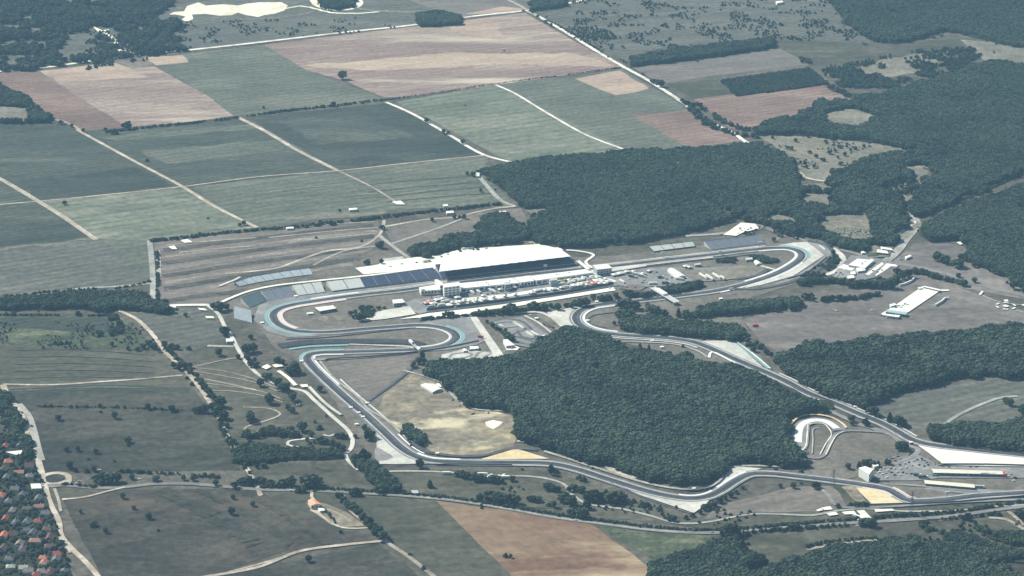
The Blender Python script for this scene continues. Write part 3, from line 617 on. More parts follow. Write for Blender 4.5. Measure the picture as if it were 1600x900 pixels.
# helicopter meadow
poly('apron', [(1441, 449), (1470, 455), (1421, 488), (1400, 499), (1376, 492), (1397, 480)], g_pave)
ribbon('path', [(1470, 455), (1483, 455)], 6, g_pave)
HC = G(1571.5, 479.5)
poly('landing_mark', [HC+Vector((math.cos(t)*4.6, math.sin(t)*4.6, 0)) for t in [2*math.pi*i/20 for i in range(20)]], m_white, world=True)
for k in range(6):
    t0 = 2*math.pi*k/6+.3
    ribbon_w('landing_mark', [HC+Vector((math.cos(t0+a)*14.5, math.sin(t0+a)*14.5, 0)) for a in (-.28, -.14, 0, .14, .28)], 3.2, m_white)
poly('landing_mark', [(1568, 470), (1574, 469.5), (1576, 472.5), (1570, 473)], m_white)
poly('landing_mark', [(1529, 461), (1534, 456), (1537, 457), (1532, 463)], m_white)
poly('landing_mark', [(1596, 477), (1603, 477), (1603, 480), (1597, 479)], m_white)
# driving centre with the curved wet basin
ribbon('lane', [(1249, 703), (1248, 690), (1249, 675), (1254, 665), (1265, 660), (1277, 658), (1292, 661), (1305, 667), (1312, 674)], 19, g_asph2)
ribbon('lane', [(1243, 708), (1262, 708)], 12, g_asph)
ribbon('skid_pan', [(1247, 693), (1248.5, 674), (1254, 664), (1264, 659.5), (1276, 658), (1290, 660), (1301, 666), (1307, 671)], 10, m_white)
ribbon('lane', [(1262, 665), (1261, 680), (1258, 700), (1250, 708), (1262, 716), (1280, 717), (1288, 712), (1296, 696), (1306, 680), (1320, 675), (1350, 675), (1380, 677)], 5.5, g_asph2)
ribbon('edge_line', [(1262, 665), (1261, 680), (1258, 700), (1250, 708)], 1.6, g_dirtw)
ribbon('edge_line', [(1281, 712), (1290, 695), (1299, 680), (1294, 670), (1285, 663), (1262, 664)], 1.4, g_dirtw)
ribbon('edge_line', [(1290, 712), (1297, 698), (1309, 680), (1318, 676)], 1.4, g_dirtw)
ribbon('path', [(1269, 710), (1270, 690), (1272, 671), (1280, 670)], 2, g_lane)
ribbon('dirt_path', [(1235, 664), (1245, 655), (1260, 650), (1280, 649.5), (1300, 654), (1318, 665), (1322, 670)], 3.5, g_sand)
# kart tracks
KT = [[(768, 504), (790, 500), (810, 502), (822, 508), (832, 518), (838, 526), (830, 533), (815, 530), (800, 526), (812, 520), (822, 516), (812, 512), (795, 514), (780, 514), (776, 508), (790, 505), (806, 506)],
      [(800, 527), (818, 529), (838, 533), (828, 540), (808, 536)], [(808, 518), (816, 528), (834, 536)]]
poly('kart_ground', [(766, 502), (815, 497), (850, 520), (868, 532), (830, 545), (800, 540), (795, 525), (778, 512)], g_asph2)
for k in KT: ribbon('kart_track', k, 4.5, g_asph)
for a, b in (((802, 504), (818, 514)), ((822, 519), (832, 526)), ((829, 518), (840, 525)), ((779, 508), (786, 511))): ribbon('kart_verge', [a, b], 5, g_gravel)
poly('kart_ground', [(690, 556), (720, 548), (770, 552), (790, 562), (740, 574), (690, 575)], g_gravel)
ribbon('kart_track', [(702, 562), (706, 556), (730, 553), (738, 556), (725, 561), (712, 562), (722, 564), (740, 562), (748, 553), (758, 551), (768, 554), (755, 560), (765, 562), (775, 560), (783, 562)], 5, g_asph2)
poly('gravel', [(843, 527), (852, 526), (858, 530), (850, 533), (844, 531)], g_pave)
poly('yard', [(790, 546), (805, 542), (812, 545), (808, 549), (792, 549)], g_pave)
ribbon('lane', [(805, 491), (830, 489), (845, 490), (870, 503), (882, 517)], 6, g_conc)
ribbon('lane', [(820, 495), (840, 505), (868, 527)], 4, g_conc)
# paved rectangles by the road and elsewhere
for q in ([(1275, 799), (1283, 796), (1286, 799), (1278, 801)], [(1283, 795), (1297, 793), (1301, 798), (1288, 799)], [(1291, 804), (1306, 802), (1310, 806), (1296, 808)],
          [(1315, 802), (1334, 800), (1338, 805), (1320, 806)], [(1366, 798), (1394, 797), (1398, 800), (1368, 802)], [(1338, 800), (1350, 799), (1362, 812), (1352, 814)],
          [(263, 387), (272, 385), (277, 391), (269, 391)], [(282, 377), (293, 375), (301, 380), (288, 381)], [(612, 317), (626, 315), (633, 321), (620, 321)],
          [(407, 575), (418, 571), (424, 575), (416, 579)], [(425, 572), (438, 570), (443, 574), (430, 576)], [(468, 603), (480, 602), (482, 606), (472, 607)],
          [(1494, 380), (1503, 379), (1508, 382), (1500, 384)], [(309, 483), (320, 484), (324, 487), (312, 486)], [(320, 496), (333, 496), (335, 499), (323, 499)], [(779, 332), (790, 331), (792, 335), (784, 335)]):
    poly('paving', q, g_pave)
ribbon('path', [(435, 581), (450, 592), (462, 604)], 6, g_pave)
ribbon('path', [(483, 606), (495, 619), (512, 635), (533, 650)], 5, g_conc)
BVH = BVHTree.FromPolygons([tuple(v) for v in SV], SF)
def gz(x, y):
    h = BVH.ray_cast(Vector((x, y, 50)), Vector((0, 0, -1)))
    return h[0].z if h[0] is not None else 0.0
def at(px, py):
    p = G(px, py); return Vector((p.x, p.y, gz(p.x, p.y)))
#PART2

# ------------------------------------------------------------------ the air
hz = MB(); hz.box(-23000, 23000, -23000, 23000, -1.0, CAM.z+60)
hm = bpy.data.materials.new('haze_air'); hm.use_nodes = True; hn = hm.node_tree.nodes; hn.clear()
ho = hn.new('ShaderNodeOutputMaterial'); hv = hn.new('ShaderNodeVolumePrincipled'); hv.inputs['Color'].default_value = (*HAZE_COLOR, 1)
hv.inputs['Density'].default_value = HAZE_DENSITY; hv.inputs['Anisotropy'].default_value = 0.0
hm.node_tree.links.new(hv.outputs[0], ho.inputs['Volume'])
tag(hz.build('haze', hm), kind='stuff')

# ------------------------------------------------------------------ TREES
leaf = [leaf_mat('foliage_oak', (.011, .020, .015), (.020, .035, .023), (.044, .063, .037)),
        leaf_mat('foliage_light', (.018, .031, .022), (.031, .052, .033), (.055, .080, .048)),
        leaf_mat('foliage_dark', (.008, .015, .013), (.014, .026, .020), (.027, .042, .030))]
bark = flat('bark', (.11, .085, .06), .9, .05)
ICO_V = None
def ico(sub=1):
    bm = bmesh.new(); bmesh.ops.create_icosphere(bm, subdivisions=sub, radius=1.0)
    V = [v.co.copy() for v in bm.verts]; F = [tuple(v.index for v in f.verts) for f in bm.faces]; bm.free(); return V, F
IV, IF = ico(1); IV2, IF2 = ico(2)
def crown_mesh(seed, shape, wid, n=24, puff=.2, leaves=130, z0=.2):
    r = random.Random(seed); m = MB()
    def prof(t):
        if shape == 'round': return math.sqrt(max(0, 1-(2*t-1)**2))**.8
        if shape == 'spread': return (math.sin(math.pi*min(1, t**.8)))**.6
        if shape == 'tall': return math.sin(math.pi*min(1, (t*.93+.05)))**.7
        if shape == 'cone': return (1-t)**.7*min(1, t*7+.3)
        return math.cos(t*math.pi/2)**.5
    for i in range(n):
        t = (i+.5)/n; t = t*.86+.07; a = i*2.399+r.uniform(-.4, .4); rr = prof(t)*wid*.5*r.uniform(.35, 1.12)
        c = Vector((math.cos(a)*rr, math.sin(a)*rr, z0+(1-z0)*t)); s = puff*r.uniform(.55, 1.35)*(.62+.5*prof(t))
        sx, sy, sz = s*wid, s*wid, s*(1-z0)*.8
        V = [Vector((v.x*sx, v.y*sy, v.z*sz))*r.uniform(.72, 1.2)+c for v in IV]
        m.add(V, IF)
    for i in range(leaves):
        t = r.random(); a = r.uniform(0, 6.283); rr = prof(t)*wid*.5*r.uniform(.85, 1.15)
        c = Vector((math.cos(a)*rr, math.sin(a)*rr, z0+(1-z0)*t)); d = Vector((r.gauss(0, 1), r.gauss(0, 1), r.gauss(0, 1))).normalized(); u = d.orthogonal()*.045; v = d.cross(u)
        m.add([c-u-v, c+u-v*.6, c+u*.7+v, c-u+v*.8], [(0, 1, 2, 3)])
    return m
KINDS = {'oak': ('round', .95, leaf[0], 'dark rounded'), 'broad': ('spread', 1.25, leaf[0], 'broad spreading dark'), 'lime': ('round', .85, leaf[1], 'lighter green rounded'),
         'poplar': ('tall', .48, leaf[2], 'tall narrow dark'), 'pine': ('cone', .62, leaf[2], 'dark pointed'), 'bush': ('bush', 1.3, leaf[0], 'low bushy')}
protos = {}
for i, (k, (shp, wd, lm, look)) in enumerate(KINDS.items()):
    cm = crown_mesh(31+i, shp, wd, z0=.05 if shp in ('bush', 'cone') else .17)
    me = bpy.data.meshes.new('crown_'+k); me.from_pydata(cm.V, [], cm.F); me.materials.append(lm); me.polygons.foreach_set('use_smooth', [True]*len(me.polygons)); me.update()
    tb = MB(); rr = random.Random(i)
    tb.bar((0, 0, -.03), (.01, 0, .5), .032, k=7, r2=.018)
    for j in range(4):
        a = j*1.7+rr.random(); tb.bar((.005, 0, .26+.06*j), (math.cos(a)*.2*wd, math.sin(a)*.2*wd, .52+.06*j), .013, k=5, r2=.006)
    tm = bpy.data.meshes.new('trunk_'+k); tm.from_pydata(tb.V, [], tb.F); tm.materials.append(bark); tm.update()
    protos[k] = dict(crown=me, trunk=tm, obj=None)
def tree(px, py, h, kind, label, group, cat='tree'):
    p = at(px, py); pr = protos[kind]
    r = empty('bush' if kind == 'bush' else 'tree', p, rnd.uniform(0, 6.28), label, cat, group)
    wv = h*rnd.uniform(.85, 1.15); r.scale = (wv, wv*rnd.uniform(.9, 1.1), h)
    for nm in ('trunk', 'crown'):
        o = bpy.data.objects.new(nm, pr[nm]); COL.objects.link(o); o.parent = r
        if nm == 'crown' and pr['obj'] is None: pr['obj'] = o
    return r
PENDING = []
def trees(where, pts, hdef=8, group=None):
    """where: phrase with {n} = ordinal from the left among the listed ones"""
    idx = sorted(range(len(pts)), key=lambda i: pts[i][0]); n = len(pts)
    for j, i in enumerate(idx):
        t = pts[i]; px, py = t[0], t[1]; h = t[2] if len(t) > 2 else hdef; k = t[3] if len(t) > 3 else rnd.choice(['oak', 'oak', 'broad', 'lime'] if h > 5 else ['bush', 'oak'])
        look = KINDS[k][3]; what = 'bush' if k == 'bush' else 'tree'
        size = 'large ' if h >= 13 else ('small ' if h < 6 and k != 'bush' else '')
        if len(f"{size}{look} {what}, {nth(j, n)} {where}".split()) > 16: size = ''; look = look.replace(' rounded', '')
        PENDING.append((px, py, h, k, f"{size}{look} {what}, {nth(j, n)} {where}", group or ('trees '+where.replace('from the left ', '')), what))
trees('from the left in dark pasture beside the village', [(192, 779, 8), (209, 796, 5), (232, 811, 8), (145, 822, 7), (165, 833, 7), (126, 802, 5), (247, 830, 3, 'bush')])
trees('from the left on the slope east of the pasture', [(362, 804, 9), (364, 780, 6), (395, 791, 6)])
trees('from the left in the plain field above the roundabout', [(200, 692, 8), (104, 706, 6), (122, 705, 7), (150, 709, 7), (138, 719, 3, 'bush'), (179, 722, 2.5, 'bush')])
trees('from the left beside the lane east of the roundabout', [(109, 732, 9), (118, 737, 5, 'bush'), (135, 738, 6, 'bush'), (147, 737, 7), (152, 752, 10), (160, 754, 13), (172, 755, 14), (184, 753, 12), (157, 758, 8), (206, 749, 7), (190, 738, 5, 'bush'),
     (200, 738, 5, 'bush'), (218, 739, 5, 'bush'), (232, 740, 5, 'bush'), (243, 752, 8), (265, 741, 4, 'bush'), (287, 750, 7), (302, 751, 7), (320, 744, 5, 'bush'), (332, 745, 5, 'bush'), (337, 759, 7), (367, 763, 8), (378, 757, 9), (388, 757, 12)])
trees('from the left along the dark hedge line', [(71, 636, 4, 'bush'), (80, 636, 4, 'bush'), (111, 637, 4, 'bush'), (120, 637, 4, 'bush'), (135, 637, 4, 'bush'), (156, 637, 6), (183, 637, 4, 'bush'), (195, 638, 4, 'bush'), (231, 640, 8), (242, 640, 4, 'bush'), (253, 641, 4, 'bush'), (268, 643, 9)])
trees('from the left in the field below the hedge line', [(91, 657, 8), (179, 654, 10), (157, 645, 3, 'bush'), (200, 697, 4, 'bush')])
trees('from the left by the bend of the dirt road', [(304, 645, 8), (312, 645, 9), (321, 645, 12), (331, 640, 9), (344, 636, 15), (341, 648, 12), (350, 655, 12), (345, 662, 8), (354, 668, 7), (392, 655, 11), (336, 650, 7)])
trees('from the left on the weedy slope', [(175, 541, 7), (95, 538, 5, 'bush'), (86, 538, 5, 'bush'), (104, 538, 5, 'bush'), (200, 547, 6), (215, 548, 6), (224, 545, 8), (233, 541, 9), (240, 545, 9), (257, 542, 9), (268, 545, 8), (277, 546, 8), (248, 550, 6), (295, 546, 5), (21, 493, 6, 'bush'), (10, 493, 5, 'bush'), (122, 493, 7, 'bush'), (155, 494, 4, 'bush'), (172, 494, 4, 'bush')])
trees('from the left beside the dirt road', [(272, 575, 9), (281, 578, 10), (288, 574, 8), (297, 575, 7), (300, 583, 4), (308, 590, 7), (315, 598, 7), (322, 606, 6), (328, 615, 7), (335, 626, 8), (300, 602, 5), (292, 592, 4)])
trees('from the left around the crossroads pavement', [(342, 556, 11), (372, 561, 7), (352, 523, 13), (344, 486, 14), (354, 484, 10), (334, 484, 10), (290, 495, 6), (385, 552, 14), (396, 550, 13), (392, 530, 7), (386, 562, 8), (398, 565, 7), (257, 477, 8), (248, 486, 8)])
trees('from the left beside the road west of the circuit', [(391, 574, 9), (400, 573, 8), (415, 593, 9), (422, 590, 7), (407, 604, 11), (435, 605, 13), (446, 612, 13), (440, 610, 11), (430, 601, 9), (460, 582, 16), (454, 585, 12), (467, 585, 8), (434, 568, 10), (441, 569, 8),
     (500, 612, 9), (421, 631, 14), (457, 626, 11), (450, 640, 8), (456, 645, 8), (463, 633, 7), (391, 660, 14), (450, 616, 4)])
trees('from the left in the scrub above the tree belt', [(472, 674, 14), (455, 677, 10), (500, 671, 6, 'bush'), (486, 683, 8), (501, 692, 9), (510, 694, 8), (534, 685, 8), (526, 684, 7), (541, 686, 6), (555, 684, 5), (520, 696, 8), (528, 700, 8), (536, 704, 8), (518, 706, 7), (526, 709, 7), (480, 690, 6)])
trees('from the left between the lane and the gravel corner', [(573, 688, 14, 'poplar'), (578, 686, 12), (568, 720, 17, 'poplar'), (574, 719, 12), (556, 724, 12), (564, 728, 10), (582, 735, 8)])
trees('from the left north of the long country road', [(423, 760, 9), (412, 757, 9), (405, 755, 8), (442, 760, 9), (455, 760, 13), (449, 758, 9), (477, 759, 14), (484, 760, 17, 'broad'), (493, 760, 12), (556, 774, 10), (549, 775, 7), (562, 775, 7), (395, 757, 8), (432, 763, 6)])
trees('from the left between the path and the road bottom centre', [(672, 762, 11, 'pine'), (656, 731, 12, 'oak'), (750, 783, 9), (752, 792, 4), (768, 783, 13), (778, 786, 14), (790, 788, 14), (800, 787, 12), (806, 788, 12), (833, 784, 8), (840, 784, 7), (826, 783, 6), (865, 794, 9), (858, 791, 5), (782, 786, 9)])
trees('from the left screening the row of white vans', [(715, 744, 8), (722, 747, 10), (731, 748, 9), (742, 752, 11), (749, 752, 10), (757, 753, 8), (768, 754, 10), (774, 753, 9), (783, 755, 7), (800, 752, 7), (816, 735, 3, 'bush')])
trees('from the left around the bending path', [(861, 742, 14, 'poplar'), (868, 739, 6, 'bush'), (856, 765, 9), (864, 768, 9), (872, 768, 7), (877, 785, 11), (892, 790, 13), (897, 767, 9), (908, 769, 8), (885, 780, 9), (915, 782, 8), (925, 783, 14), (917, 795, 11), (947, 783, 16, 'pine'), (958, 785, 15), (967, 782, 13), (952, 786, 12),
     (907, 810, 14), (900, 806, 11), (914, 808, 11), (890, 803, 6), (905, 749, 6, 'bush'), (912, 752, 6, 'bush'), (940, 780, 9), (933, 776, 6), (889, 769, 6)])
trees('from the left below the wedge of gravel', [(977, 780, 6), (990, 785, 5, 'bush'), (1003, 791, 6, 'bush'), (1012, 792, 6, 'bush'), (1028, 797, 4, 'bush'), (1052, 815, 8), (1045, 814, 6), (1072, 811, 5, 'bush'), (1082, 807, 5, 'bush'), (1094, 803, 6), (1100, 797, 8), (1108, 795, 8), (1116, 792, 8), (1125, 786, 8), (1133, 781, 7), (1142, 777, 7), (1150, 771, 5), (1160, 764, 5), (1092, 818, 3, 'bush')])
trees('from the left at the bottom road junction', [(1130, 838, 9), (1140, 839, 16), (1151, 836, 12), (1189, 881, 8), (1182, 879, 4, 'bush'), (1168, 836, 5), (1235, 828, 8), (1243, 828, 8), (1350, 820, 9), (1357, 823, 11), (1365, 824, 9), (1345, 823, 6)])
trees('from the left in the open ground by the driving centre', [(1325, 733, 8), (1239, 763, 8), (1219, 762, 6), (1273, 764, 9), (1278, 763, 6), (1252, 756, 3, 'bush'), (1404, 702, 10), (1413, 704, 12), (1409, 701, 10), (1342, 731, 9, 'pine'), (1350, 727, 8), (1357, 727, 8), (1364, 729, 8), (1372, 730, 9, 'pine'), (1387, 727, 9), (1330, 660, 9), (1352, 666, 9), (1331, 665, 6), (1356, 668, 6)])
trees('from the left along the edge of the tan gravel', [(1329, 791, 5, 'bush'), (1336, 792, 6), (1342, 792, 6), (1349, 792, 7), (1355, 791, 5, 'bush'), (1309, 793, 4, 'bush')])
trees('from the left beside the fast right-hand straight', [(1366, 650, 12), (1359, 647, 9), (1390, 660, 13, 'pine'), (1403, 666, 13), (1410, 665, 10), (1350, 640, 8), (1374, 654, 7), (1398, 661, 7)])
trees('from the left in the lower right paddock', [(1577, 634, 11), (1571, 630, 8), (1597, 647, 14), (1606, 640, 12), (1586, 668, 9), (1580, 668, 7)])
trees('from the left north of the helicopter meadow road', [(1465, 408, 15), (1477, 412, 14), (1472, 408, 11), (1495, 418, 14), (1500, 419, 11), (1497, 434, 7), (1504, 447, 10), (1509, 446, 8), (1522, 442, 8), (1440, 428, 9), (1450, 432, 8), (1457, 435, 9), (1463, 434, 7), (1480, 440, 8), (1487, 442, 5), (1522, 418, 8), (1531, 417, 6), (1583, 452, 14), (1592, 448, 12)])
trees('from the left south of the medical centre', [(1410, 437, 15), (1419, 434, 13), (1402, 430, 10), (1428, 428, 8), (1392, 451, 15), (1385, 450, 12), (1376, 452, 10), (1366, 450, 11), (1355, 450, 12), (1345, 449, 11), (1335, 449, 11), (1327, 449, 9), (1267, 443, 10), (1275, 443, 10), (1285, 443, 10), (1295, 442, 9), (1304, 442, 9), (1252, 445, 10), (1259, 446, 10), (1313, 442, 7), (1374, 440, 9), (1302, 398, 7)])
trees('from the left along the north edge of the helicopter meadow', [(1259, 468, 10), (1266, 466, 8), (1271, 471, 7), (1287, 472, 9), (1294, 470, 8), (1300, 470, 9), (1312, 470, 10), (1327, 468, 8), (1334, 469, 6), (1347, 468, 9), (1355, 466, 6), (1217, 471, 8), (1207, 486, 9), (1214, 487, 8), (1237, 485, 11), (1243, 484, 8), (1366, 525, 4), (1205, 557, 7), (1230, 471, 6)])
trees('from the left in the roadside row above the first bend', [(1210, 364, 7, 'pine'), (1216, 365, 7), (1222, 367, 7, 'pine'), (1229, 369, 8), (1234, 371, 7, 'pine'), (1240, 373, 7), (1246, 375, 8, 'pine'), (1209, 378, 8), (1165, 367, 7), (1302, 398, 5)])
sav = [(1231, 233), (1237, 235), (1251, 256), (1258, 258), (1260, 263), (1272, 263), (1275, 247), (1284, 252), (1288, 253), (1296, 241), (1313, 232), (1323, 231), (1329, 237), (1336, 234), (1309, 248), (1313, 258), (1320, 244), (1301, 275), (1350, 231), (1207, 217), (1243, 222), (1262, 215), (1290, 223), (1300, 219), (1322, 218), (1345, 219), (1370, 223), (1265, 240), (1305, 238)]
trees('from the left on the dry savanna clearing', [(x, y, rnd.uniform(5, 8)) for x, y in sav])
trees('from the left scattered above the car-park meadow', [(517, 352, 8), (500, 348, 5, 'bush'), (531, 331, 5), (597, 359, 7), (565, 378, 4, 'bush'), (494, 373, 4, 'bush'), (381, 352, 8), (375, 354, 6), (101, 320, 7), (230, 252, 5), (325, 342, 3, 'bush'), (312, 368, 6), (300, 370, 5, 'bush')])
trees('from the left behind the long open grandstand', [(595, 388, 12), (590, 386, 8), (575, 414, 9), (571, 413, 6), (596, 413, 7), (675, 346, 7), (710, 342, 7), (725, 342, 8), (718, 341, 5), (705, 378, 15), (697, 375, 10), (715, 376, 10), (730, 274, 7), (739, 276, 9), (751, 300, 6), (746, 272, 7)])
trees('from the left in the fields of the far plain', [(535, 124, 17, 'oak'), (200, 202, 15), (193, 200, 9), (180, 209, 9, 'bush'), (165, 205, 7), (130, 207, 7), (112, 199, 7), (412, 170, 5), (521, 166, 9), (505, 168, 6), (667, 192, 9), (693, 209, 9), (700, 210, 6), (723, 225, 8), (727, 166, 3), (95, 194, 8), (788, 80, 3, 'bush')])
trees('from the left along the far white road', [(1032, 136, 14), (1022, 131, 9), (1018, 130, 8), (861, 42, 8), (852, 36, 7), (840, 28, 7), (832, 22, 7), (1004, 118, 6), (1076, 168, 13, 'poplar'), (1082, 170, 12), (1070, 164, 8), (988, 104, 9), (1090, 178, 10), (1066, 160, 7), (950, 90, 3, 'bush'), (898, 60, 3, 'bush'), (818, 18, 4)])
trees('from the left inside the second hairpin', [(975, 502, 17), (968, 498, 13), (985, 500, 14), (970, 482, 13), (980, 478, 12), (992, 484, 13), (1017, 489, 13), (1027, 493, 13), (1037, 494, 10), (1012, 483, 9), (1060, 496, 15, 'pine'), (1072, 500, 15), (1080, 500, 13), (1086, 502, 10), (960, 508, 6)])
trees('from the left between the paddock and the hairpin', [(834, 484, 12), (828, 482, 8), (850, 485, 11), (871, 485, 11), (907, 480, 13), (915, 479, 12), (899, 478, 9), (950, 470, 10), (940, 471, 10), (927, 469, 10), (985, 464, 11), (978, 462, 9), (1012, 464, 9), (1005, 466, 9), (860, 481, 7), (884, 480, 6), (893, 482, 8), (962, 466, 9), (996, 464, 8), (1022, 463, 7)])
trees('from the left below the paddock wall', [(752, 494, 8), (765, 493, 8), (778, 492, 9), (790, 491, 12), (797, 489, 14), (806, 490, 9), (744, 494, 6), (815, 489, 7), (700, 497, 9), (706, 496, 8), (694, 497, 7)])
trees('from the left around the kart track', [(761, 505, 5), (770, 512, 7), (781, 519, 7), (787, 524, 8), (792, 528, 9), (796, 532, 10), (800, 535, 9), (790, 521, 6), (776, 516, 5)])
trees('from the left on the island inside the first hairpin', [(555, 492, 8), (565, 486, 9), (575, 485, 8), (562, 502, 11), (570, 501, 8), (592, 485, 6), (548, 493, 7), (552, 498, 5), (584, 486, 4, 'bush')])
trees('from the left by the footpath above the straw field', [(660, 564, 14, 'poplar'), (654, 569, 9), (647, 574, 8), (644, 576, 6), (662, 568, 8), (570, 674, 9), (575, 676, 7), (1000, 545, 9, 'pine'), (1014, 548, 10, 'pine'), (1072, 562, 13), (1080, 563, 10), (1067, 543, 4, 'bush')])
trees('from the left east of the pale gravel wedge', [(1147, 532, 12), (1150, 517, 10), (1177, 550, 8), (1182, 539, 7), (1190, 543, 6), (1197, 553, 8), (1168, 534, 6)])
trees('from the left around the scrubland track at lower right', [(1432, 862, 14, 'broad'), (1512, 813, 9), (1505, 812, 6), (1597, 812, 12), (1590, 806, 8), (1560, 806, 5, 'bush'), (1550, 806, 5, 'bush'), (1555, 882, 8, 'bush')])
trees('from the left along the grey track at bottom centre', [(552, 794, 8), (557, 797, 7), (562, 803, 6), (577, 819, 8), (572, 814, 6), (591, 838, 12), (597, 844, 11), (587, 833, 8), (482, 878, 8), (790, 871, 5), (798, 872, 5), (532, 833, 4, 'bush'), (640, 868, 3, 'bush'), (662, 890, 4, 'bush'), (545, 793, 5), (752, 795, 3, 'bush')])

# ---- the 290 trees that show largest are things; the many lesser ones are one object further down
def shown(t): return t[2]/(CAM-G(t[0], t[1])).length
trs = sorted([t for t in PENDING if t[6] == 'tree' and -5 < t[0] < 1605], key=shown, reverse=True)
BIG = trs[:290]; LESSER = trs[290:]; chosen = set(id(t) for t in BIG)
for t in PENDING:
    if id(t) in chosen or (t[6] == 'bush' and -5 < t[0] < 1605): tree(*t[:4], t[4], t[5], t[6])
# ---- woods and hedges: crowns set out on points
crown_objs = [protos[k]['obj'] for k in ('oak', 'broad', 'lime', 'poplar', 'pine', 'bush')]
def gn_group():
    ng = bpy.data.node_groups.new('plant_out', 'GeometryNodeTree')
    ng.interface.new_socket('Geometry', in_out='INPUT', socket_type='NodeSocketGeometry'); ng.interface.new_socket('Geometry', in_out='OUTPUT', socket_type='NodeSocketGeometry')
    N = ng.nodes; L = ng.links; gi = N.new('NodeGroupInput'); go = N.new('NodeGroupOutput')
    ip = N.new('GeometryNodeInstanceOnPoints'); jn = N.new('GeometryNodeJoinGeometry')
    for o in reversed(crown_objs):
        oi = N.new('GeometryNodeObjectInfo'); oi.transform_space = 'ORIGINAL'; oi.inputs['Object'].default_value = o; oi.inputs['As Instance'].default_value = True
        L.new(oi.outputs['Geometry'], jn.inputs[0])
    def attr(nm, t):
        a = N.new('GeometryNodeInputNamedAttribute'); a.data_type = t; a.inputs['Name'].default_value = nm; return a.outputs['Attribute']
    L.new(gi.outputs[0], ip.inputs['Points']); L.new(jn.outputs[0], ip.inputs['Instance']); ip.inputs['Pick Instance'].default_value = True
    L.new(attr('pick', 'INT'), ip.inputs['Instance Index']); L.new(attr('turn', 'FLOAT_VECTOR'), ip.inputs['Rotation']); L.new(attr('size', 'FLOAT_VECTOR'), ip.inputs['Scale'])
    L.new(ip.outputs[0], go.inputs[0]); return ng
NG = gn_group(); rs = np.random.RandomState(5); NTREE = [0]
def vnoise(Q, s, seed=0):
    r = np.random.RandomState(seed); g = r.rand(64, 64); u = Q/s; i = np.floor(u).astype(int); f = u-i; f = f*f*(3-2*f)
    def v(a, b): return g[a % 64, b % 64]
    return (v(i[:, 0], i[:, 1])*(1-f[:, 0])+v(i[:, 0]+1, i[:, 1])*f[:, 0])*(1-f[:, 1])+(v(i[:, 0], i[:, 1]+1)*(1-f[:, 0])+v(i[:, 0]+1, i[:, 1]+1)*f[:, 0])*f[:, 1]
def plant(name, pts, hmin, hmax, mix, sink=0.06, extra=None):
    n0 = len(pts); pts = np.concatenate([np.array(pts).reshape(-1, 2), extra]) if extra is not None and len(extra) else np.array(pts); n = len(pts); NTREE[0] += n
    if not n: return
    me = bpy.data.meshes.new(name); pts = np.array(pts); h = hmin+(hmax-hmin)*np.clip(.55*vnoise(pts, 55, 21)+.2*vnoise(pts, 17, 22)+.45*rs.beta(1.6, 2.2, n), 0, 1.15); h[n0:] = rs.uniform(1.6, 4.5, n-n0); wd = h*rs.uniform(.65, 1.3, n)
    P = np.zeros((n, 3)); P[:, :2] = pts; P[:, 2] = -sink*h+.3
    me.vertices.add(n); me.vertices.foreach_set('co', P.ravel())
    a = me.attributes.new('size', 'FLOAT_VECTOR', 'POINT'); a.data.foreach_set('vector', np.stack([wd, wd*rs.uniform(.9, 1.1, n), h], 1).ravel())
    a = me.attributes.new('turn', 'FLOAT_VECTOR', 'POINT'); a.data.foreach_set('vector', np.stack([rs.uniform(-.08, .08, n), rs.uniform(-.08, .08, n), rs.uniform(0, 6.28, n)], 1).ravel())
    a = me.attributes.new('pick', 'INT', 'POINT'); ch = np.array([0, 1, 2, 3, 4, 5]); pk = rs.choice(ch, n, p=np.array(mix)/sum(mix)); pk[n0:] = 5; m2 = vnoise(pts, 75, 41)*.7+vnoise(pts, 26, 42)*.3; pk[(m2 > .56) & (rs.rand(n) < .75)] = 2; pk[n0:] = 5; a.data.foreach_set('value', pk.astype(np.int32))
    me.update(); o = bpy.data.objects.new(name, me); COL.objects.link(o); tag(o, kind='stuff')
    md = o.modifiers.new('plant', 'NODES'); md.node_group = NG; return o
def plant_lesser():
    n = len(LESSER); ks = list(KINDS); me = bpy.data.meshes.new('trees'); me.vertices.add(n)
    me.vertices.foreach_set('co', [c for t in LESSER for c in at(t[0], t[1])])
    a = me.attributes.new('size', 'FLOAT_VECTOR', 'POINT'); a.data.foreach_set('vector', [c for t in LESSER for c in (t[2]*rnd.uniform(.85, 1.15), t[2]*rnd.uniform(.85, 1.1), t[2])])
    a = me.attributes.new('turn', 'FLOAT_VECTOR', 'POINT'); a.data.foreach_set('vector', [c for t in LESSER for c in (0, 0, rnd.uniform(0, 6.28))])
    a = me.attributes.new('pick', 'INT', 'POINT'); a.data.foreach_set('value', [ks.index(t[3]) for t in LESSER])
    me.update(); o = bpy.data.objects.new('trees', me); COL.objects.link(o); tag(o, kind='stuff'); md = o.modifiers.new('plant', 'NODES'); md.node_group = NG
plant_lesser()
def inside(Q, poly_):
    x, y = Q[:, 0], Q[:, 1]; r = np.zeros(len(Q), bool); n = len(poly_)
    for i in range(n):
        x0, y0 = poly_[i]; x1, y1 = poly_[(i+1) % n]
        if y0 == y1: continue
        c = ((y0 > y) != (y1 > y)) & (x < (x1-x0)*(y-y0)/(y1-y0)+x0); r ^= c
    return r
TPN = np.array([(q.x, q.y) for q in TP])
MIXW = (5, 3, 3, .3, .6, .6)
WOODS = []
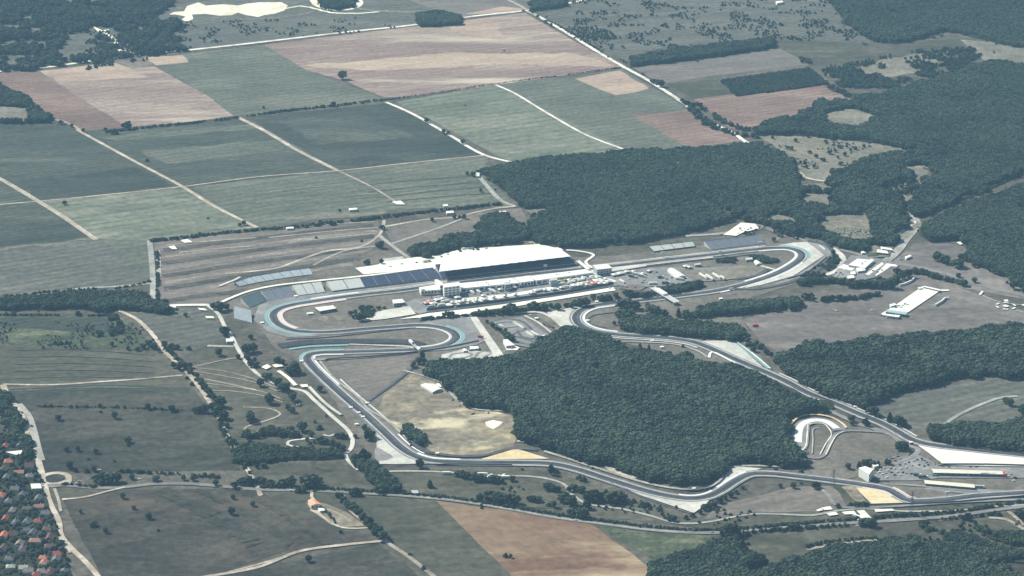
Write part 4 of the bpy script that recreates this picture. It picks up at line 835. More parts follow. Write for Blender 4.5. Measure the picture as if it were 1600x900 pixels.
def wood(name, pts, spacing=7.0, h=(7, 15), mix=MIXW, holes=(), density=1.0, floor=True, patchy=0.0, edge=6.0, shift=5, rows=None):
    Wp = [G(x, y+shift) for x, y in pts]; pl = np.array([(p.x, p.y) for p in Wp]); x0, y0 = pl.min(0); x1, y1 = pl.max(0)
    if not patchy: spacing *= .84
    xs = np.arange(x0, x1, spacing); ys = np.arange(y0, y1, spacing*.87)
    X, Y = np.meshgrid(xs, ys); X[1::2] += spacing/2; Q = np.stack([X.ravel(), Y.ravel()], 1)+rs.uniform(-.38, .38, (X.size, 2))*spacing
    # uneven outline
    wob = (np.stack([vnoise(Q, 22, 3), vnoise(Q, 22, 4)], 1)-.5)*edge*3
    k = inside(Q+wob, pl)
    for hp in holes:
        ph = np.array([tuple(G(x, y+shift))[:2] for x, y in hp]); k &= ~inside(Q+wob*.7, ph)
    k &= rs.rand(len(Q)) < density
    if not patchy and h[1] > 9: k &= (vnoise(Q, 30, 31)*.6+vnoise(Q, 11, 32)*.4) > .17
    if patchy: k &= (vnoise(Q, 38, 9)*.65+vnoise(Q, 14, 8)*.35) > patchy
    T = TPN; near = np.zeros(len(Q), bool); bx = (T[:, 0] > x0-40) & (T[:, 0] < x1+40) & (T[:, 1] > y0-40) & (T[:, 1] < y1+40); T = T[bx]
    if len(T):
        for a in range(0, len(Q), 4000):
            d = Q[a:a+4000, None, :]-T[None]; dd = (d**2).sum(2); i = dd.argmin(1); dm = np.sqrt(dd[np.arange(len(i)), i]); dy = d[np.arange(len(i)), i, 1]
            near[a:a+4000] = (dm < 13) | ((dy < 0) & (dm < 27))
    k &= ~near
    sh = rs.uniform(-15, 15, (len(Q), 2)); ex = ~k & ~near & inside(Q+sh, pl) & (rs.rand(len(Q)) < .30) & ~inside(Q, pl)
    ex = Q[ex] if h[1] > 9 and not patchy else None
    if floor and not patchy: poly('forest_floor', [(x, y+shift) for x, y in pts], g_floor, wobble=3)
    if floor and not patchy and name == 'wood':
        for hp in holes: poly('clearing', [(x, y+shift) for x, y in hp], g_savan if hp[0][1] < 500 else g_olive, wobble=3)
    return plant(name, Q[k], h[0], h[1], mix, extra=ex)
def hedge(name, pts, width, spacing, h, mix=(4, 2, 2, 0, .3, 3), gaps=.0):
    P = spline(GP(pts), step=spacing*.5); Q = []
    for p in P:
        for _ in range(max(1, int(width/spacing*.7+.5))): Q.append((p.x+rnd.uniform(-.5, .5)*width, p.y+rnd.uniform(-.5, .5)*width))
    Q = np.array(Q); k = vnoise(Q, 25, int(pts[0][0]) % 50) > gaps; return plant(name, Q[k], h[0], h[1], mix)
# central wood
wood('wood', [(664, 574), (700, 566), (752, 565), (800, 556), (835, 548), (860, 528), (876, 514), (905, 520), (950, 528), (985, 545), (1020, 552), (1060, 560), (1072, 553), (1085, 566), (1150, 574), (1200, 588), (1240, 604), (1270, 622), (1300, 622), (1304, 634), (1285, 640),
      (1262, 642), (1236, 652), (1230, 690), (1252, 715), (1262, 727), (1230, 726), (1180, 718), (1140, 722), (1130, 738), (1108, 752), (1060, 755), (1020, 745), (1000, 738), (950, 722), (930, 724), (880, 706), (845, 696), (815, 686), (810, 652), (795, 640), (740, 632), (705, 606), (690, 592)],
     7.0, (7, 15), holes=[[(925, 604), (942, 600), (945, 606), (930, 610)], [(880, 686), (893, 688), (890, 694), (880, 692)], [(914, 694), (926, 696), (922, 701), (912, 699)]])
wood('wood', [(752, 264), (800, 254), (860, 244), (960, 237), (1080, 232), (1190, 222), (1225, 240), (1250, 272), (1245, 288), (1210, 300), (1205, 325), (1150, 334), (1105, 304), (1100, 310), (1140, 336), (1150, 342), (1090, 355), (1060, 366), (990, 374), (900, 382), (870, 384), (835, 376), (822, 352), (835, 330), (812, 318), (800, 300), (775, 285)],
     7.6, (7, 12), mix=(3, 2, 8, .1, .2, .6), holes=[[(820, 325), (850, 322), (860, 330), (835, 334)]])
wood('wood', [(1208, 300), (1250, 292), (1300, 300), (1345, 285), (1400, 300), (1415, 318), (1422, 335), (1400, 360), (1405, 375), (1380, 382), (1360, 376), (1345, 388), (1310, 382), (1280, 370), (1240, 362), (1200, 350), (1160, 334), (1205, 325)],
     8.5, (8, 13), holes=[[(1250, 298), (1298, 300), (1296, 322), (1250, 318)], [(1285, 332), (1355, 330), (1372, 376), (1310, 374), (1276, 352)], [(1205, 330), (1250, 340), (1240, 352), (1195, 344)]], edge=9)
wood('wood', [(1285, -25), (1640, -25), (1700, 60), (1640, 76), (1590, 68), (1560, 64), (1500, 48), (1480, 44), (1440, 56), (1400, 64), (1365, 60), (1330, 40), (1300, 5)], 9, (7, 12), mix=(3, 2, 9, .1, .2, .4))
wood('wood', [(1300, 138), (1340, 146), (1390, 144), (1430, 128), (1480, 118), (1520, 100), (1560, 94), (1600, 98), (1700, 104), (1740, 250), (1600, 268), (1520, 302), (1440, 336), (1424, 322), (1430, 300), (1455, 270), (1450, 252), (1425, 252), (1440, 235), (1400, 224), (1300, 210), (1180, 204), (1215, 196), (1270, 190), (1285, 176), (1290, 170), (1275, 160), (1342, 156), (1310, 140), (1285, 128)],
     8.0, (7, 12), mix=(3, 2, 8, .1, .4, .4), holes=[[(1290, 174), (1330, 165), (1375, 180), (1340, 198), (1295, 192)]], edge=9)
wood('wood', [(1290, 275), (1330, 258), (1350, 250), (1385, 238), (1440, 235), (1452, 250), (1415, 256), (1425, 270), (1400, 285), (1345, 292), (1300, 292)], 9.0, (8, 13), edge=10)
wood('wood', [(1440, 350), (1520, 315), (1600, 287), (1760, 270), (1760, 470), (1600, 455), (1590, 440), (1570, 428), (1500, 400), (1515, 388), (1500, 372), (1450, 372), (1435, 362)], 7.4, (7, 12), mix=(3, 2, 8, .1, .3, .4))
wood('wood', [(1212, 558), (1240, 548), (1330, 536), (1400, 526), (1470, 520), (1560, 512), (1640, 502), (1760, 520), (1760, 600), (1640, 590), (1560, 586), (1540, 582), (1480, 590), (1430, 602), (1400, 610), (1380, 614), (1345, 634), (1310, 622), (1270, 604), (1225, 580)],
     7.0, (5, 17), mix=(6, 4, 2, .5, 1.2, .5), edge=7)
wood('wood', [(1450, 672), (1480, 668), (1500, 664), (1560, 668), (1590, 656), (1700, 660), (1740, 712), (1600, 706), (1500, 694), (1455, 684)], 6.5, (10, 15), mix=(6, 4, 1, 1, 1.5, .5))
wood('wood', [(1010, 905), (1025, 888), (1060, 872), (1110, 852), (1135, 838), (1155, 848), (1160, 868), (1190, 876), (1160, 890), (1180, 905), (1150, 960), (980, 960)], 6.0, (8, 13), mix=(6, 4, 3, .2, .8, 2))
wood('wood', [(1160, 905), (1230, 880), (1290, 862), (1390, 840), (1430, 836), (1450, 846), (1500, 856), (1560, 868), (1540, 880), (1600, 900), (1700, 930), (1700, 990), (1100, 990)], 6.0, (6, 12), mix=(5, 3, 4, .1, .4, 4), edge=9)
wood('wood', [(1470, 836), (1500, 830), (1530, 842), (1570, 858), (1640, 862), (1640, 880), (1560, 872), (1500, 856)], 6.0, (5, 9), mix=(4, 3, 3, 0, .3, 5))
wood('wood', [(1525, 822), (1560, 830), (1600, 828), (1640, 830), (1640, 845), (1580, 846), (1545, 838)], 6.0, (5, 9), mix=(4, 3, 3, 0, .3, 5))
wood('wood', [(-80, 468), (0, 466), (60, 462), (110, 456), (180, 458), (225, 458), (235, 470), (262, 474), (262, 486), (190, 480), (100, 478), (0, 480), (-80, 484)], 7.0, (7, 12), edge=5)
wood('wood', [(752, 336), (770, 332), (800, 342), (812, 355), (826, 372), (800, 374), (760, 378), (730, 384), (690, 390), (665, 398), (640, 398), (642, 390), (665, 384), (690, 376), (730, 366), (756, 362)], 7.5, (8, 13), edge=8)
wood('wood', [(365, 700), (392, 694), (440, 700), (470, 702), (500, 703), (535, 712), (528, 716), (500, 718), (440, 718), (400, 725), (360, 722)], 6.5, (5, 9), edge=6, shift=2)
wood('wood', [(352, 665), (390, 668), (405, 680), (420, 670), (450, 672), (470, 680), (450, 690), (440, 700), (380, 702), (362, 690)], 7.0, (5, 9), patchy=.50, edge=8)
wood('wood', [(553, 712), (575, 716), (592, 722), (605, 742), (622, 764), (612, 768), (590, 760), (572, 742), (560, 728)], 6.5, (7, 12))
wood('wood', [(395, 720), (410, 715), (560, 768), (400, 765)], 8, (5, 8), patchy=.62, floor=False)
wood('wood', [(-60, 606), (5, 610), (12, 622), (30, 647), (36, 672), (45, 692), (52, 722), (38, 704), (20, 675), (6, 645), (-60, 640)], 6.5, (6, 11))
wood('wood', [(-90, -30), (262, -30), (268, 20), (275, 62), (300, 76), (220, 84), (100, 98), (0, 106), (-90, 114)], 10, (7, 12), mix=(5, 3, 4, .2, .3, 2), holes=[[(130, 36), (175, 38), (212, 84), (180, 82), (160, 54), (140, 50)], [(100, 48), (140, 45), (155, 80), (90, 88)]], patchy=.37, edge=14, floor=False)
wood('wood', [(-60, 128), (0, 130), (28, 142), (56, 165), (76, 176), (80, 188), (-60, 188)], 8, (7, 11), holes=[[(-10, 162), (45, 166), (45, 186), (-10, 186)]])
wood('wood', [(985, 88), (1060, 76), (1150, 64), (1205, 58), (1212, 70), (1120, 84), (1040, 94), (990, 100)], 8, (8, 12), mix=(5, 2, 3, .5, .5, .5), edge=3)
wood('wood', [(1125, 122), (1264, 102), (1296, 127), (1150, 146)], 6.5, (4, 5), mix=(3, 1, 4, 0, 0, 1), edge=1)
wood('wood', [(1200, 186), (1240, 182), (1285, 150), (1300, 156), (1290, 176), (1260, 196), (1210, 204), (1180, 200)], 9, (7, 11), edge=8)
wood('wood', [(1250, 88), (1270, 92), (1300, 112), (1330, 128), (1310, 140), (1290, 126), (1265, 104)], 9, (6, 10), edge=6, patchy=.5, floor=False)
wood('wood', [(650, 20), (690, 16), (725, 24), (715, 34), (660, 38)], 8, (8, 11))
wood('wood', [(500, -8), (552, -8), (555, 6), (530, 12), (505, 8)], 8, (7, 10))
wood('wood', [(826, 0), (885, -8), (885, 6), (832, 14)], 8, (8, 12))
wood('wood', [(1028, 454), (1060, 448), (1095, 440), (1100, 444), (1090, 450), (1050, 458), (1036, 460)], 6.0, (7, 10), edge=3, shift=3)
wood('wood', [(1092, 486), (1110, 480), (1150, 476), (1200, 470), (1245, 470), (1246, 478), (1200, 482), (1150, 490), (1110, 494), (1095, 494)], 6.5, (8, 12), edge=5, shift=2)
wood('wood', [(972, 502), (1000, 500), (1050, 504), (1110, 506), (1150, 514), (1162, 528), (1140, 532), (1080, 526), (1000, 520), (975, 514)], 6.5, (8, 13), edge=5, shift=2)
wood('wood', [(628, 668), (640, 665), (652, 678), (665, 690), (662, 696), (648, 692), (635, 680)], 6.0, (6, 10), edge=4, shift=2)
wood('wood', [(1120, 396), (1130, 400), (1150, 402), (1148, 409), (1125, 408)], 6, (4, 6), floor=False)
wood('wood', [(1165, 396), (1190, 396), (1222, 404), (1215, 410), (1190, 408)], 6, (4, 6), floor=False, mix=(3, 2, 2, 0, 0, 5))
wood('wood', [(1255, 430), (1290, 400), (1305, 392), (1312, 400), (1308, 412), (1290, 426), (1270, 432)], 6, (3, 6), floor=False, mix=(3, 1, 3, 0, 0, 6), patchy=.35)
wood('wood', [(1290, 376), (1330, 388), (1345, 392), (1360, 386), (1355, 380), (1300, 366), (1270, 362)], 8, (7, 11))
wood('wood', [(556, 488), (582, 484), (582, 490), (560, 494)], 5, (4, 6), floor=False)
wood('wood', [(1640, 700), (1650, 690), (1655, 700)], 8, (6, 8), floor=False)
# scrub: loose bushes nobody could count
SM = (2, 1, 2, 0, .2, 7)
wood('scrub', [(880, 10), (920, -20), (1290, -20), (1325, 35), (1355, 66), (1205, 56), (985, 86), (845, 24)], 11, (2.5, 5), mix=SM, patchy=.58, floor=False)
wood('scrub', [(270, 30), (700, 20), (640, 38), (300, 76)], 11, (2, 4.5), mix=SM, patchy=.60, floor=False)
wood('scrub', [(845, 22), (920, 20), (1000, 80), (980, 96)], 10, (2.5, 5), mix=SM, patchy=.5, floor=False)
wood('wood', [(1290, 100), (1350, 110), (1440, 96), (1520, 94), (1540, 104), (1480, 122), (1430, 132), (1390, 150), (1330, 150)], 8.5, (4, 9), patchy=.52, floor=False)
wood('scrub', [(1300, 100), (1480, 66), (1560, 80), (1450, 110), (1400, 130), (1310, 134)], 9, (3, 7), mix=SM, patchy=.46, floor=False)
wood('scrub', [(1170, 206), (1300, 204), (1425, 222), (1440, 250), (1300, 285), (1250, 275)], 11, (2, 4), mix=SM, patchy=.66, floor=False)
wood('scrub', [(130, 105), (130, 40), (260, 60), (260, 85)], 10, (3, 6), mix=SM, patchy=.45, floor=False)
wood('scrub', [(350, 600), (480, 620), (540, 690), (360, 700)], 10, (2, 5), mix=SM, patchy=.66, floor=False)
wood('scrub', [(1200, 860), (1400, 830), (1600, 800), (1600, 860), (1400, 850)], 10, (2, 5), mix=SM, patchy=.64, floor=False)
wood('scrub', [(620, 745), (1100, 815), (1300, 800), (1280, 770), (1120, 790), (900, 740)], 10, (1.5, 4), mix=SM, patchy=.67, floor=False)
wood('scrub', [(1020, 360), (1060, 366), (980, 378), (990, 368)], 9, (2, 5), mix=SM, patchy=.45, floor=False)
wood('scrub', [(1150, 345), (1200, 352), (1290, 372), (1230, 366), (1150, 360)], 9, (2, 5), mix=SM, patchy=.45, floor=False)
wood('scrub', [(-60, 500), (250, 500), (260, 545), (-60, 535)], 8, (1.5, 3.5), mix=SM, patchy=.56, floor=False)
wood('scrub', [(1300, 285), (1440, 262), (1420, 320), (1330, 300)], 9, (4, 9), mix=MIXW, patchy=.5, floor=False)
wood('scrub', [(1290, 340), (1350, 338), (1370, 370), (1300, 365)], 8, (2, 5), mix=SM, patchy=.5, floor=False)
# hedges and tree lines
for pts, wd, sp, h, gp in (
    ([(165, 207), (250, 198), (345, 188), (440, 175), (520, 166), (600, 157)], 6, 6, (2.5, 5), .15), ([(600, 157), (680, 146), (770, 132), (880, 118), (970, 106)], 4, 6, (1.5, 3), .25),
    ([(240, 377), (300, 371), (380, 362), (470, 355), (560, 345), (650, 334), (780, 320)], 7, 5, (3, 6), .12), ([(840, 25), (880, 45), (940, 82)], 4, 7, (2, 5), .4),
    ([(1080, 172), (1110, 196), (1140, 208), (1180, 215)], 14, 7, (5, 9), .1), ([(1090, 165), (1120, 185), (1170, 205), (1230, 208)], 12, 8, (4, 8), .2),
    ([(245, 395), (247, 430), (246, 476)], 5, 5, (2.5, 5), .25), ([(180, 452), (235, 441)], 5, 5, (2, 5), .2), ([(-40, 472), (60, 459), (150, 452)], 5, 6, (2, 5), .35),
    ([(410, 762), (480, 764), (560, 768), (640, 773), (720, 781), (800, 794), (860, 804), (940, 815), (1020, 825), (1080, 829), (1130, 829), (1200, 824), (1290, 816), (1345, 811)], 5, 4, (2.5, 4.5), .08),
    ([(1370, 809), (1440, 805), (1500, 800), (1560, 791), (1660, 779)], 6, 4, (2.5, 5), .08), ([(1130, 838), (1200, 831), (1290, 825), (1345, 820)], 6, 6, (2.5, 5), .3),
    ([(1228, 558), (1290, 547), (1400, 530), (1500, 522)], 4, 6, (2, 4), .2), ([(1260, 856), (1300, 848), (1370, 842)], 5, 5, (2.5, 5), .3), ([(1440, 818), (1480, 812), (1560, 803)], 6, 6, (2, 5), .35),
    ([(60, 636), (160, 637), (300, 643)], 3, 5, (1.5, 3), .4), ([(-20, 493), (180, 494)], 4, 5, (2, 4), .3), ([(178, 498), (180, 520), (150, 524)], 16, 7, (4, 7), .2),
    ([(1440, 824), (1480, 838), (1510, 852)], 8, 6, (3, 6), .2), ([(530, 778), (560, 805), (590, 835)], 10, 6, (3, 7), .2), ([(260, 545), (290, 575), (330, 620)], 6, 7, (3, 6), .3),
    ([(340, 655), (352, 680), (370, 712), (390, 740)], 6, 7, (3, 6), .45), ([(1430, 425), (1470, 436), (1500, 444)], 7, 6, (5, 8), .15), ([(1340, 447), (1370, 448), (1400, 440)], 10, 6, (7, 11), .1),
    ([(1250, 444), (1290, 441), (1330, 444)], 9, 6, (6, 10), .1), ([(1285, 470), (1330, 468), (1372, 462)], 7, 6, (4, 8), .15), ([(820, 486), (880, 480), (960, 468), (1020, 460)], 8, 6, (3, 6), .3),
    ([(740, 493), (800, 489), (820, 487)], 5, 5, (4, 7), .15), ([(850, 508), (880, 520)], 4, 6, (2, 4), .5), ([(500, 792), (520, 812), (538, 832)], 3, 5, (1.5, 3.5), .3),
    ([(1170, 540), (1200, 552), (1215, 566)], 10, 7, (3, 7), .3), ([(100, 758), (150, 762)], 4, 5, (2, 5), .3), ([(575, 480), (600, 482)], 5, 5, (2, 4), .2),
    ([(200, 738), (300, 744), (400, 752)], 5, 6, (2, 4), .35), ([(1440, 720), (1475, 730), (1530, 731)], 3, 7, (1.5, 3), .4), ([(660, 500), (730, 495)], 4, 6, (3, 6), .3)):
    hedge('hedge', pts, wd, sp, h, gaps=gp)
print('TREES PLANTED', NTREE[0])
#PART3

# ------------------------------------------------------------------ BUILDINGS
m_roofw = flat('roof_white', (.72, .71, .62), .6, .2, .07, .12)
m_roofc = flat('roof_cream', (.60, .57, .45), .7, .2, .10, .15)
m_roofg = flat('roof_grey', (.42, .44, .42), .6, .3, .1, .1)
m_roofd = flat('roof_dark', (.13, .13, .13), .7, .2, .15, .2)
m_roofb = flat('roof_blue', (.30, .42, .44), .5, .3, .1, .2)
m_roofgr = flat('roof_green', (.07, .16, .13), .5, .3, .1, .2)
m_roofy = flat('roof_yellow', (.66, .60, .28), .6, .3, .06)
m_roofo = flat('roof_orange', (.75, .30, .17), .6, .3, .1)
m_roofp = flat('roof_pink', (.62, .38, .34), .6, .3, .1)
m_wallw = flat('wall_white', (.66, .66, .60), .8, .15, .06, .3)
m_wallg = flat('wall_grey', (.34, .36, .36), .8, .15, .08, .3)
m_walld = flat('wall_dark', (.12, .13, .14), .8, .15, .1, .3)
m_wallc = flat('wall_cream', (.58, .52, .41), .85, .1, .08, .3)
m_glass = flat('window_glass', (.035, .05, .065), .15, .5, .1, .5)
m_frame = flat('painted_frame', (.5, .5, .48), .5, .3, .05)
m_steel = flat('galvanised_steel', (.33, .34, .34), .45, .5, .08, 1.0, .6)
m_steeld = flat('dark_steel', (.10, .105, .11), .5, .4, .08, 1.0, .3)
m_conc = flat('concrete', (.42, .41, .37), .85, .1, .1, .4)
m_seatd = flat('seats_blue', (.085, .105, .165), .6, .3, .22, .35)
m_seatt = flat('seats_teal', (.13, .18, .20), .6, .3, .14, .25)
m_seatg = flat('seats_grey', (.22, .24, .265), .6, .3, .12, .25)
m_benchg = flat('bench_grey', (.33, .37, .37), .6, .3, .12, .2)
m_benchw = flat('bench_pale', (.62, .63, .56), .6, .3, .08, .2)
m_benchc = flat('bench_lightblue', (.47, .52, .52), .6, .3, .10, .2)
m_aisle = flat('aisle', (.17, .18, .18), .8, .1, .1)
m_red = flat('paint_red', (.55, .07, .05), .35, .5, .05); m_black = flat('rubber', (.02, .02, .02), .7, .2, .05)

def bilin(c, u, v): return (c[0]*(1-u)+c[1]*u)*(1-v)+(c[3]*(1-u)+c[2]*u)*v     # v=0 far edge, v=1 near edge
def hall(name, label, cat, roof, h, rm=None, wm=None, win=6, floors=1, gable=0.0, group=None, door=True, over=.4, units=0, parapet=False, z0=0.0):
    """roof: px of the four roof corners (far-left, far-right, near-right, near-left) seen at height h"""
    rm = rm or m_roofw; wm = wm or m_wallw
    C4 = [G(x, y, h) for x, y in roof]; c = sum(C4, Vector())/4; zz = max(z0, gz(c.x, c.y)) if z0 == 0 else z0
    root = empty(name, (c.x, c.y, zz), 0, label, cat, group); L = [Vector((p.x-c.x, p.y-c.y, 0)) for p in C4]; H = h-zz
    if (L[1]-L[0]).cross(L[3]-L[0]).z > 0: L = [L[1], L[0], L[3], L[2]]
    ccw = [L[3], L[2], L[1], L[0]]
    wb = MB(); wb.prism(ccw, 0, H-.35); wb.build('wall', wm, root)
    rb = MB(); cen = sum(L, Vector())/4
    O = [p+(p-cen).normalized()*over for p in ccw]
    if gable:
        a = (O[3]+O[0])/2; b = (O[1]+O[2])/2; a2 = (O[0]+O[1])/2; b2 = (O[3]+O[2])/2
        along = (O[1]-O[0]).length > (O[2]-O[1]).length
        if not along: O = O[1:]+O[:1]; a = (O[3]+O[0])/2; b = (O[1]+O[2])/2
        z = H-.34; V = [(p.x, p.y, z) for p in O]+[(a.x, a.y, z+gable), (b.x, b.y, z+gable)]
        rb.add(V, [(0, 1, 5, 4), (2, 3, 4, 5), (0, 4, 3), (1, 2, 5), (3, 2, 1, 0)])
    else:
        rb.prism(O, H-.34, H)
        if parapet:
            for i in range(4):
                p, q = O[i], O[(i+1) % 4]; rb.bar((p.x, p.y, H+.25), (q.x, q.y, H+.25), .3)
    roofo = rb.build('roof', rm, root)
    r = random.Random(int(roof[0][0]*7+roof[0][1]))
    for k in range(units):
        q = bilin([O[3], O[2], O[1], O[0]], r.uniform(.1, .9), r.uniform(.25, .75)); ub = MB(); ub.box(q.x-1.2, q.x+1.2, q.y-.9, q.y+.9, H+.001+gable*.5, H+1.1+gable*.5); ub.build('roof_vent', m_roofg, roofo)
    # windows along the near wall and the right-hand wall, a door in the near wall
    for (p, q, n) in ((L[3], L[2], win), (L[2], L[1], max(1, win//3))):
        d = q-p; Ln = d.length; d.normalize(); nn = Vector((d.y, -d.x, 0))
        for f in range(floors):
            fh = (H-.5)/floors; z0_, z1_ = .35*fh+f*fh, .78*fh+f*fh
            for k in range(n):
                a = p+d*(Ln*(k+.18)/n); b = p+d*(Ln*(k+.82)/n)
                m = MB(); P4 = [a-nn*.05, b-nn*.05, b+nn*.08, a+nn*.08]; m.prism([P4[3], P4[2], P4[1], P4[0]], z0_, z1_) if False else m.prism(P4, z0_, z1_)
                wo = m.build('window', m_glass, root)
    if door:
        d = (L[2]-L[3]).normalized(); nn = Vector((d.y, -d.x, 0)); a = L[3]+d*((L[2]-L[3]).length*.5-.6); b = a+d*1.3
        m = MB(); P4 = [a-nn*.05, b-nn*.05, b+nn*.12, a+nn*.12]; m.prism(P4, .02, min(2.3, H*.6)); m.build('door', m_frame, root)
    return root

# ---- grandstands
def stand(label, front, back, zf, zb, nsec, seat, rows=14, aisle=m_aisle, roof=None, group='grandstands around the circuit', wallm=m_conc, gap=1.4):
    """front/back: px polylines of the lowest and highest row, seen at heights zf and zb"""
    Fp = [G(x, y, zf) for x, y in front]; Bp = [G(x, y, zb) for x, y in back]
    def along(P, t):
        L = [0]
        for a, b in zip(P, P[1:]): L.append(L[-1]+(b-a).length)
        s = t*L[-1]
        for i in range(len(P)-1):
            if s <= L[i+1] or i == len(P)-2: return P[i].lerp(P[i+1], (s-L[i])/max(1e-6, L[i+1]-L[i]))
    c = along(Fp, .5).copy(); g = gz(c.x, c.y); c.z = g; root = empty('grandstand', c, 0, label, 'grandstand', group)
    tot = sum((b-a).length for a, b in zip(Fp, Fp[1:])); ga = gap/tot
    for k in range(nsec):
        t0, t1 = k/nsec+(ga/2 if k else 0), (k+1)/nsec-(ga/2 if k < nsec-1 else 0)
        m = MB()
        f0, f1, b0, b1 = along(Fp, t0)-c, along(Fp, t1)-c, along(Bp, t0)-c, along(Bp, t1)-c
        prev = None
        for r in range(rows):
            u0, u1 = r/rows, (r+1)/rows; z = zf-g+(zb-zf)*u1
            a0, a1 = f0.lerp(b0, u0), f1.lerp(b1, u0); e0, e1 = f0.lerp(b0, u1), f1.lerp(b1, u1)
            zl = zf-g+(zb-zf)*u0
            m.add([(a0.x, a0.y, zl), (a1.x, a1.y, zl), (a1.x, a1.y, z), (a0.x, a0.y, z), (e0.x, e0.y, z), (e1.x, e1.y, z)], [(0, 1, 2, 3), (3, 2, 5, 4)])
        m.build('seating_block', seat, root)
        if k < nsec-1:
            g0, g1, h0, h1 = along(Fp, t1)-c, along(Fp, t1+ga)-c, along(Bp, t1)-c, along(Bp, t1+ga)-c; m = MB()
            m.add([(g0.x, g0.y, zf-g-.2), (g1.x, g1.y, zf-g-.2), (h1.x, h1.y, zb-g-.1), (h0.x, h0.y, zb-g-.1)], [(0, 1, 2, 3)]); m.build('stairway', aisle, root)
    n = 8; F8 = [along(Fp, i/n)-c for i in range(n+1)]; B8 = [along(Bp, i/n)-c for i in range(n+1)]
    m = MB()
    for i in range(n):
        a, b = F8[i], F8[i+1]; m.add([(a.x, a.y, 0), (b.x, b.y, 0), (b.x, b.y, zf-g-.01), (a.x, a.y, zf-g-.01)], [(0, 1, 2, 3)])
        a, b = B8[i], B8[i+1]; m.add([(a.x, a.y, 0), (b.x, b.y, 0), (b.x, b.y, zb-g+.9), (a.x, a.y, zb-g+.9)], [(3, 2, 1, 0), ])
    for a, b, s in ((F8[0], B8[0], 1), (F8[-1], B8[-1], 0)):
        V = [(a.x, a.y, 0), (b.x, b.y, 0), (b.x, b.y, zb-g+.9), (a.x, a.y, zf-g-.02)]; m.add(V, [(0, 1, 2, 3)])
    m.build('wall', wallm, root)
    return root, c
GS = 'grandstands around the circuit'
root, c = stand('long roofed main grandstand with white canopy over dark seats along the straight', [(690, 434), (896, 411.5)], [(680, 414), (886, 392)], 2, 12.5, 12, m_seatd, rows=22)
# scalloped white canopy on columns
cp = MB(); n = 14; A0, A1 = G(686, 424.5, 16), G(892, 400.5, 16); B0, B1 = G(690, 405.5, 13), G(872, 386.5, 13)
for k in range(n):
    for half in (0, 1):
        t0 = (k+half*.5)/n; t1 = t0+.5/n
        z0_, z1_ = (0, .45) if half == 0 else (.45, 0)
        a, b, e, f = A0.lerp(A1, t0)-c, A0.lerp(A1, t1)-c, B0.lerp(B1, t1)-c, B0.lerp(B1, t0)-c
        a.z += z0_; f.z += z0_; b.z += z1_; e.z += z1_; dn = Vector((0, 0, -.5))
        cp.add([a, b, e, f, a+dn, b+dn, e+dn, f+dn], [(0, 1, 2, 3), (7, 6, 5, 4), (4, 5, 1, 0), (6, 7, 3, 2)])
rf = cp.build('roof', m_roofw, root)
for k in range(1, n):
    a, b = A0.lerp(A1, k/n)-c, B0.lerp(B1, k/n)-c; m = MB(); m.bar((a.x, a.y, a.z+.12), (b.x, b.y, b.z+.12), .22); m.build('roof_seam', m_roofg, rf)
for k in range(15):
    q = A0.lerp(A1, (k+.02)/14.3).lerp(B0.lerp(B1, (k+.02)/14.3), .55)-c; m = MB(); m.bar((q.x, q.y, 0), (q.x, q.y, q.z-.6), .35, k=6); m.build('column', m_steel, root)
stand('long open grandstand with dark blue seats left of the roofed one', [(570, 448.5), (691, 433)], [(562, 434), (600, 429), (676, 418.5)], 1.5, 9, 6, m_seatd, aisle=m_seatg)
stand('pale bench grandstand between the dark blue seats and three cream blocks', [(519, 454.5), (570, 448.2)], [(510, 440), (561, 434)], 1.2, 7, 2, m_benchw)
stand('cream grandstand in three blocks above the left bend', [(467, 461.5), (508, 456)], [(456, 446), (501, 440)], 1.2, 8, 3, m_benchw, aisle=m_seatg)
stand('grey blue grandstand in three blocks above the left bend', [(420, 470), (463, 462.5)], [(408, 455), (453, 447)], 1.2, 8, 3, m_seatg)
stand('dark teal grandstand at the outside of the left hairpin', [(390, 480.5), (416, 470)], [(376, 466), (406, 455)], 1.2, 9, 2, m_seatt)
stand('pale grey grandstand facing right beside the crossroads tree', [(366, 497.5), (394, 504.5)], [(365, 478), (392, 485)], 1.2, 8, 1, m_benchg)
stand('light blue curved terrace on the bank by the car-park meadow', [(374, 447.5), (390, 443.5), (420, 438), (456, 432.5), (489, 428.5)], [(366, 441.5), (390, 433), (420, 428), (452, 422.8), (483, 419)], 1, 5, 8, m_benchc, aisle=m_seatg, wallm=m_walld)
stand('long grey seven-block grandstand above the straight to the first bend', [(1111, 390), (1196, 380)], [(1100, 377.5), (1187, 367)], 1.2, 7.5, 7, m_seatg)
stand('small red and white terrace between the woods and the straight', [(1022, 392.5), (1086, 384.5)], [(1014, 385), (1082, 377.5)], 2.5, 6, 4, m_benchw, rows=6, wallm=m_roofgr, aisle=m_red)

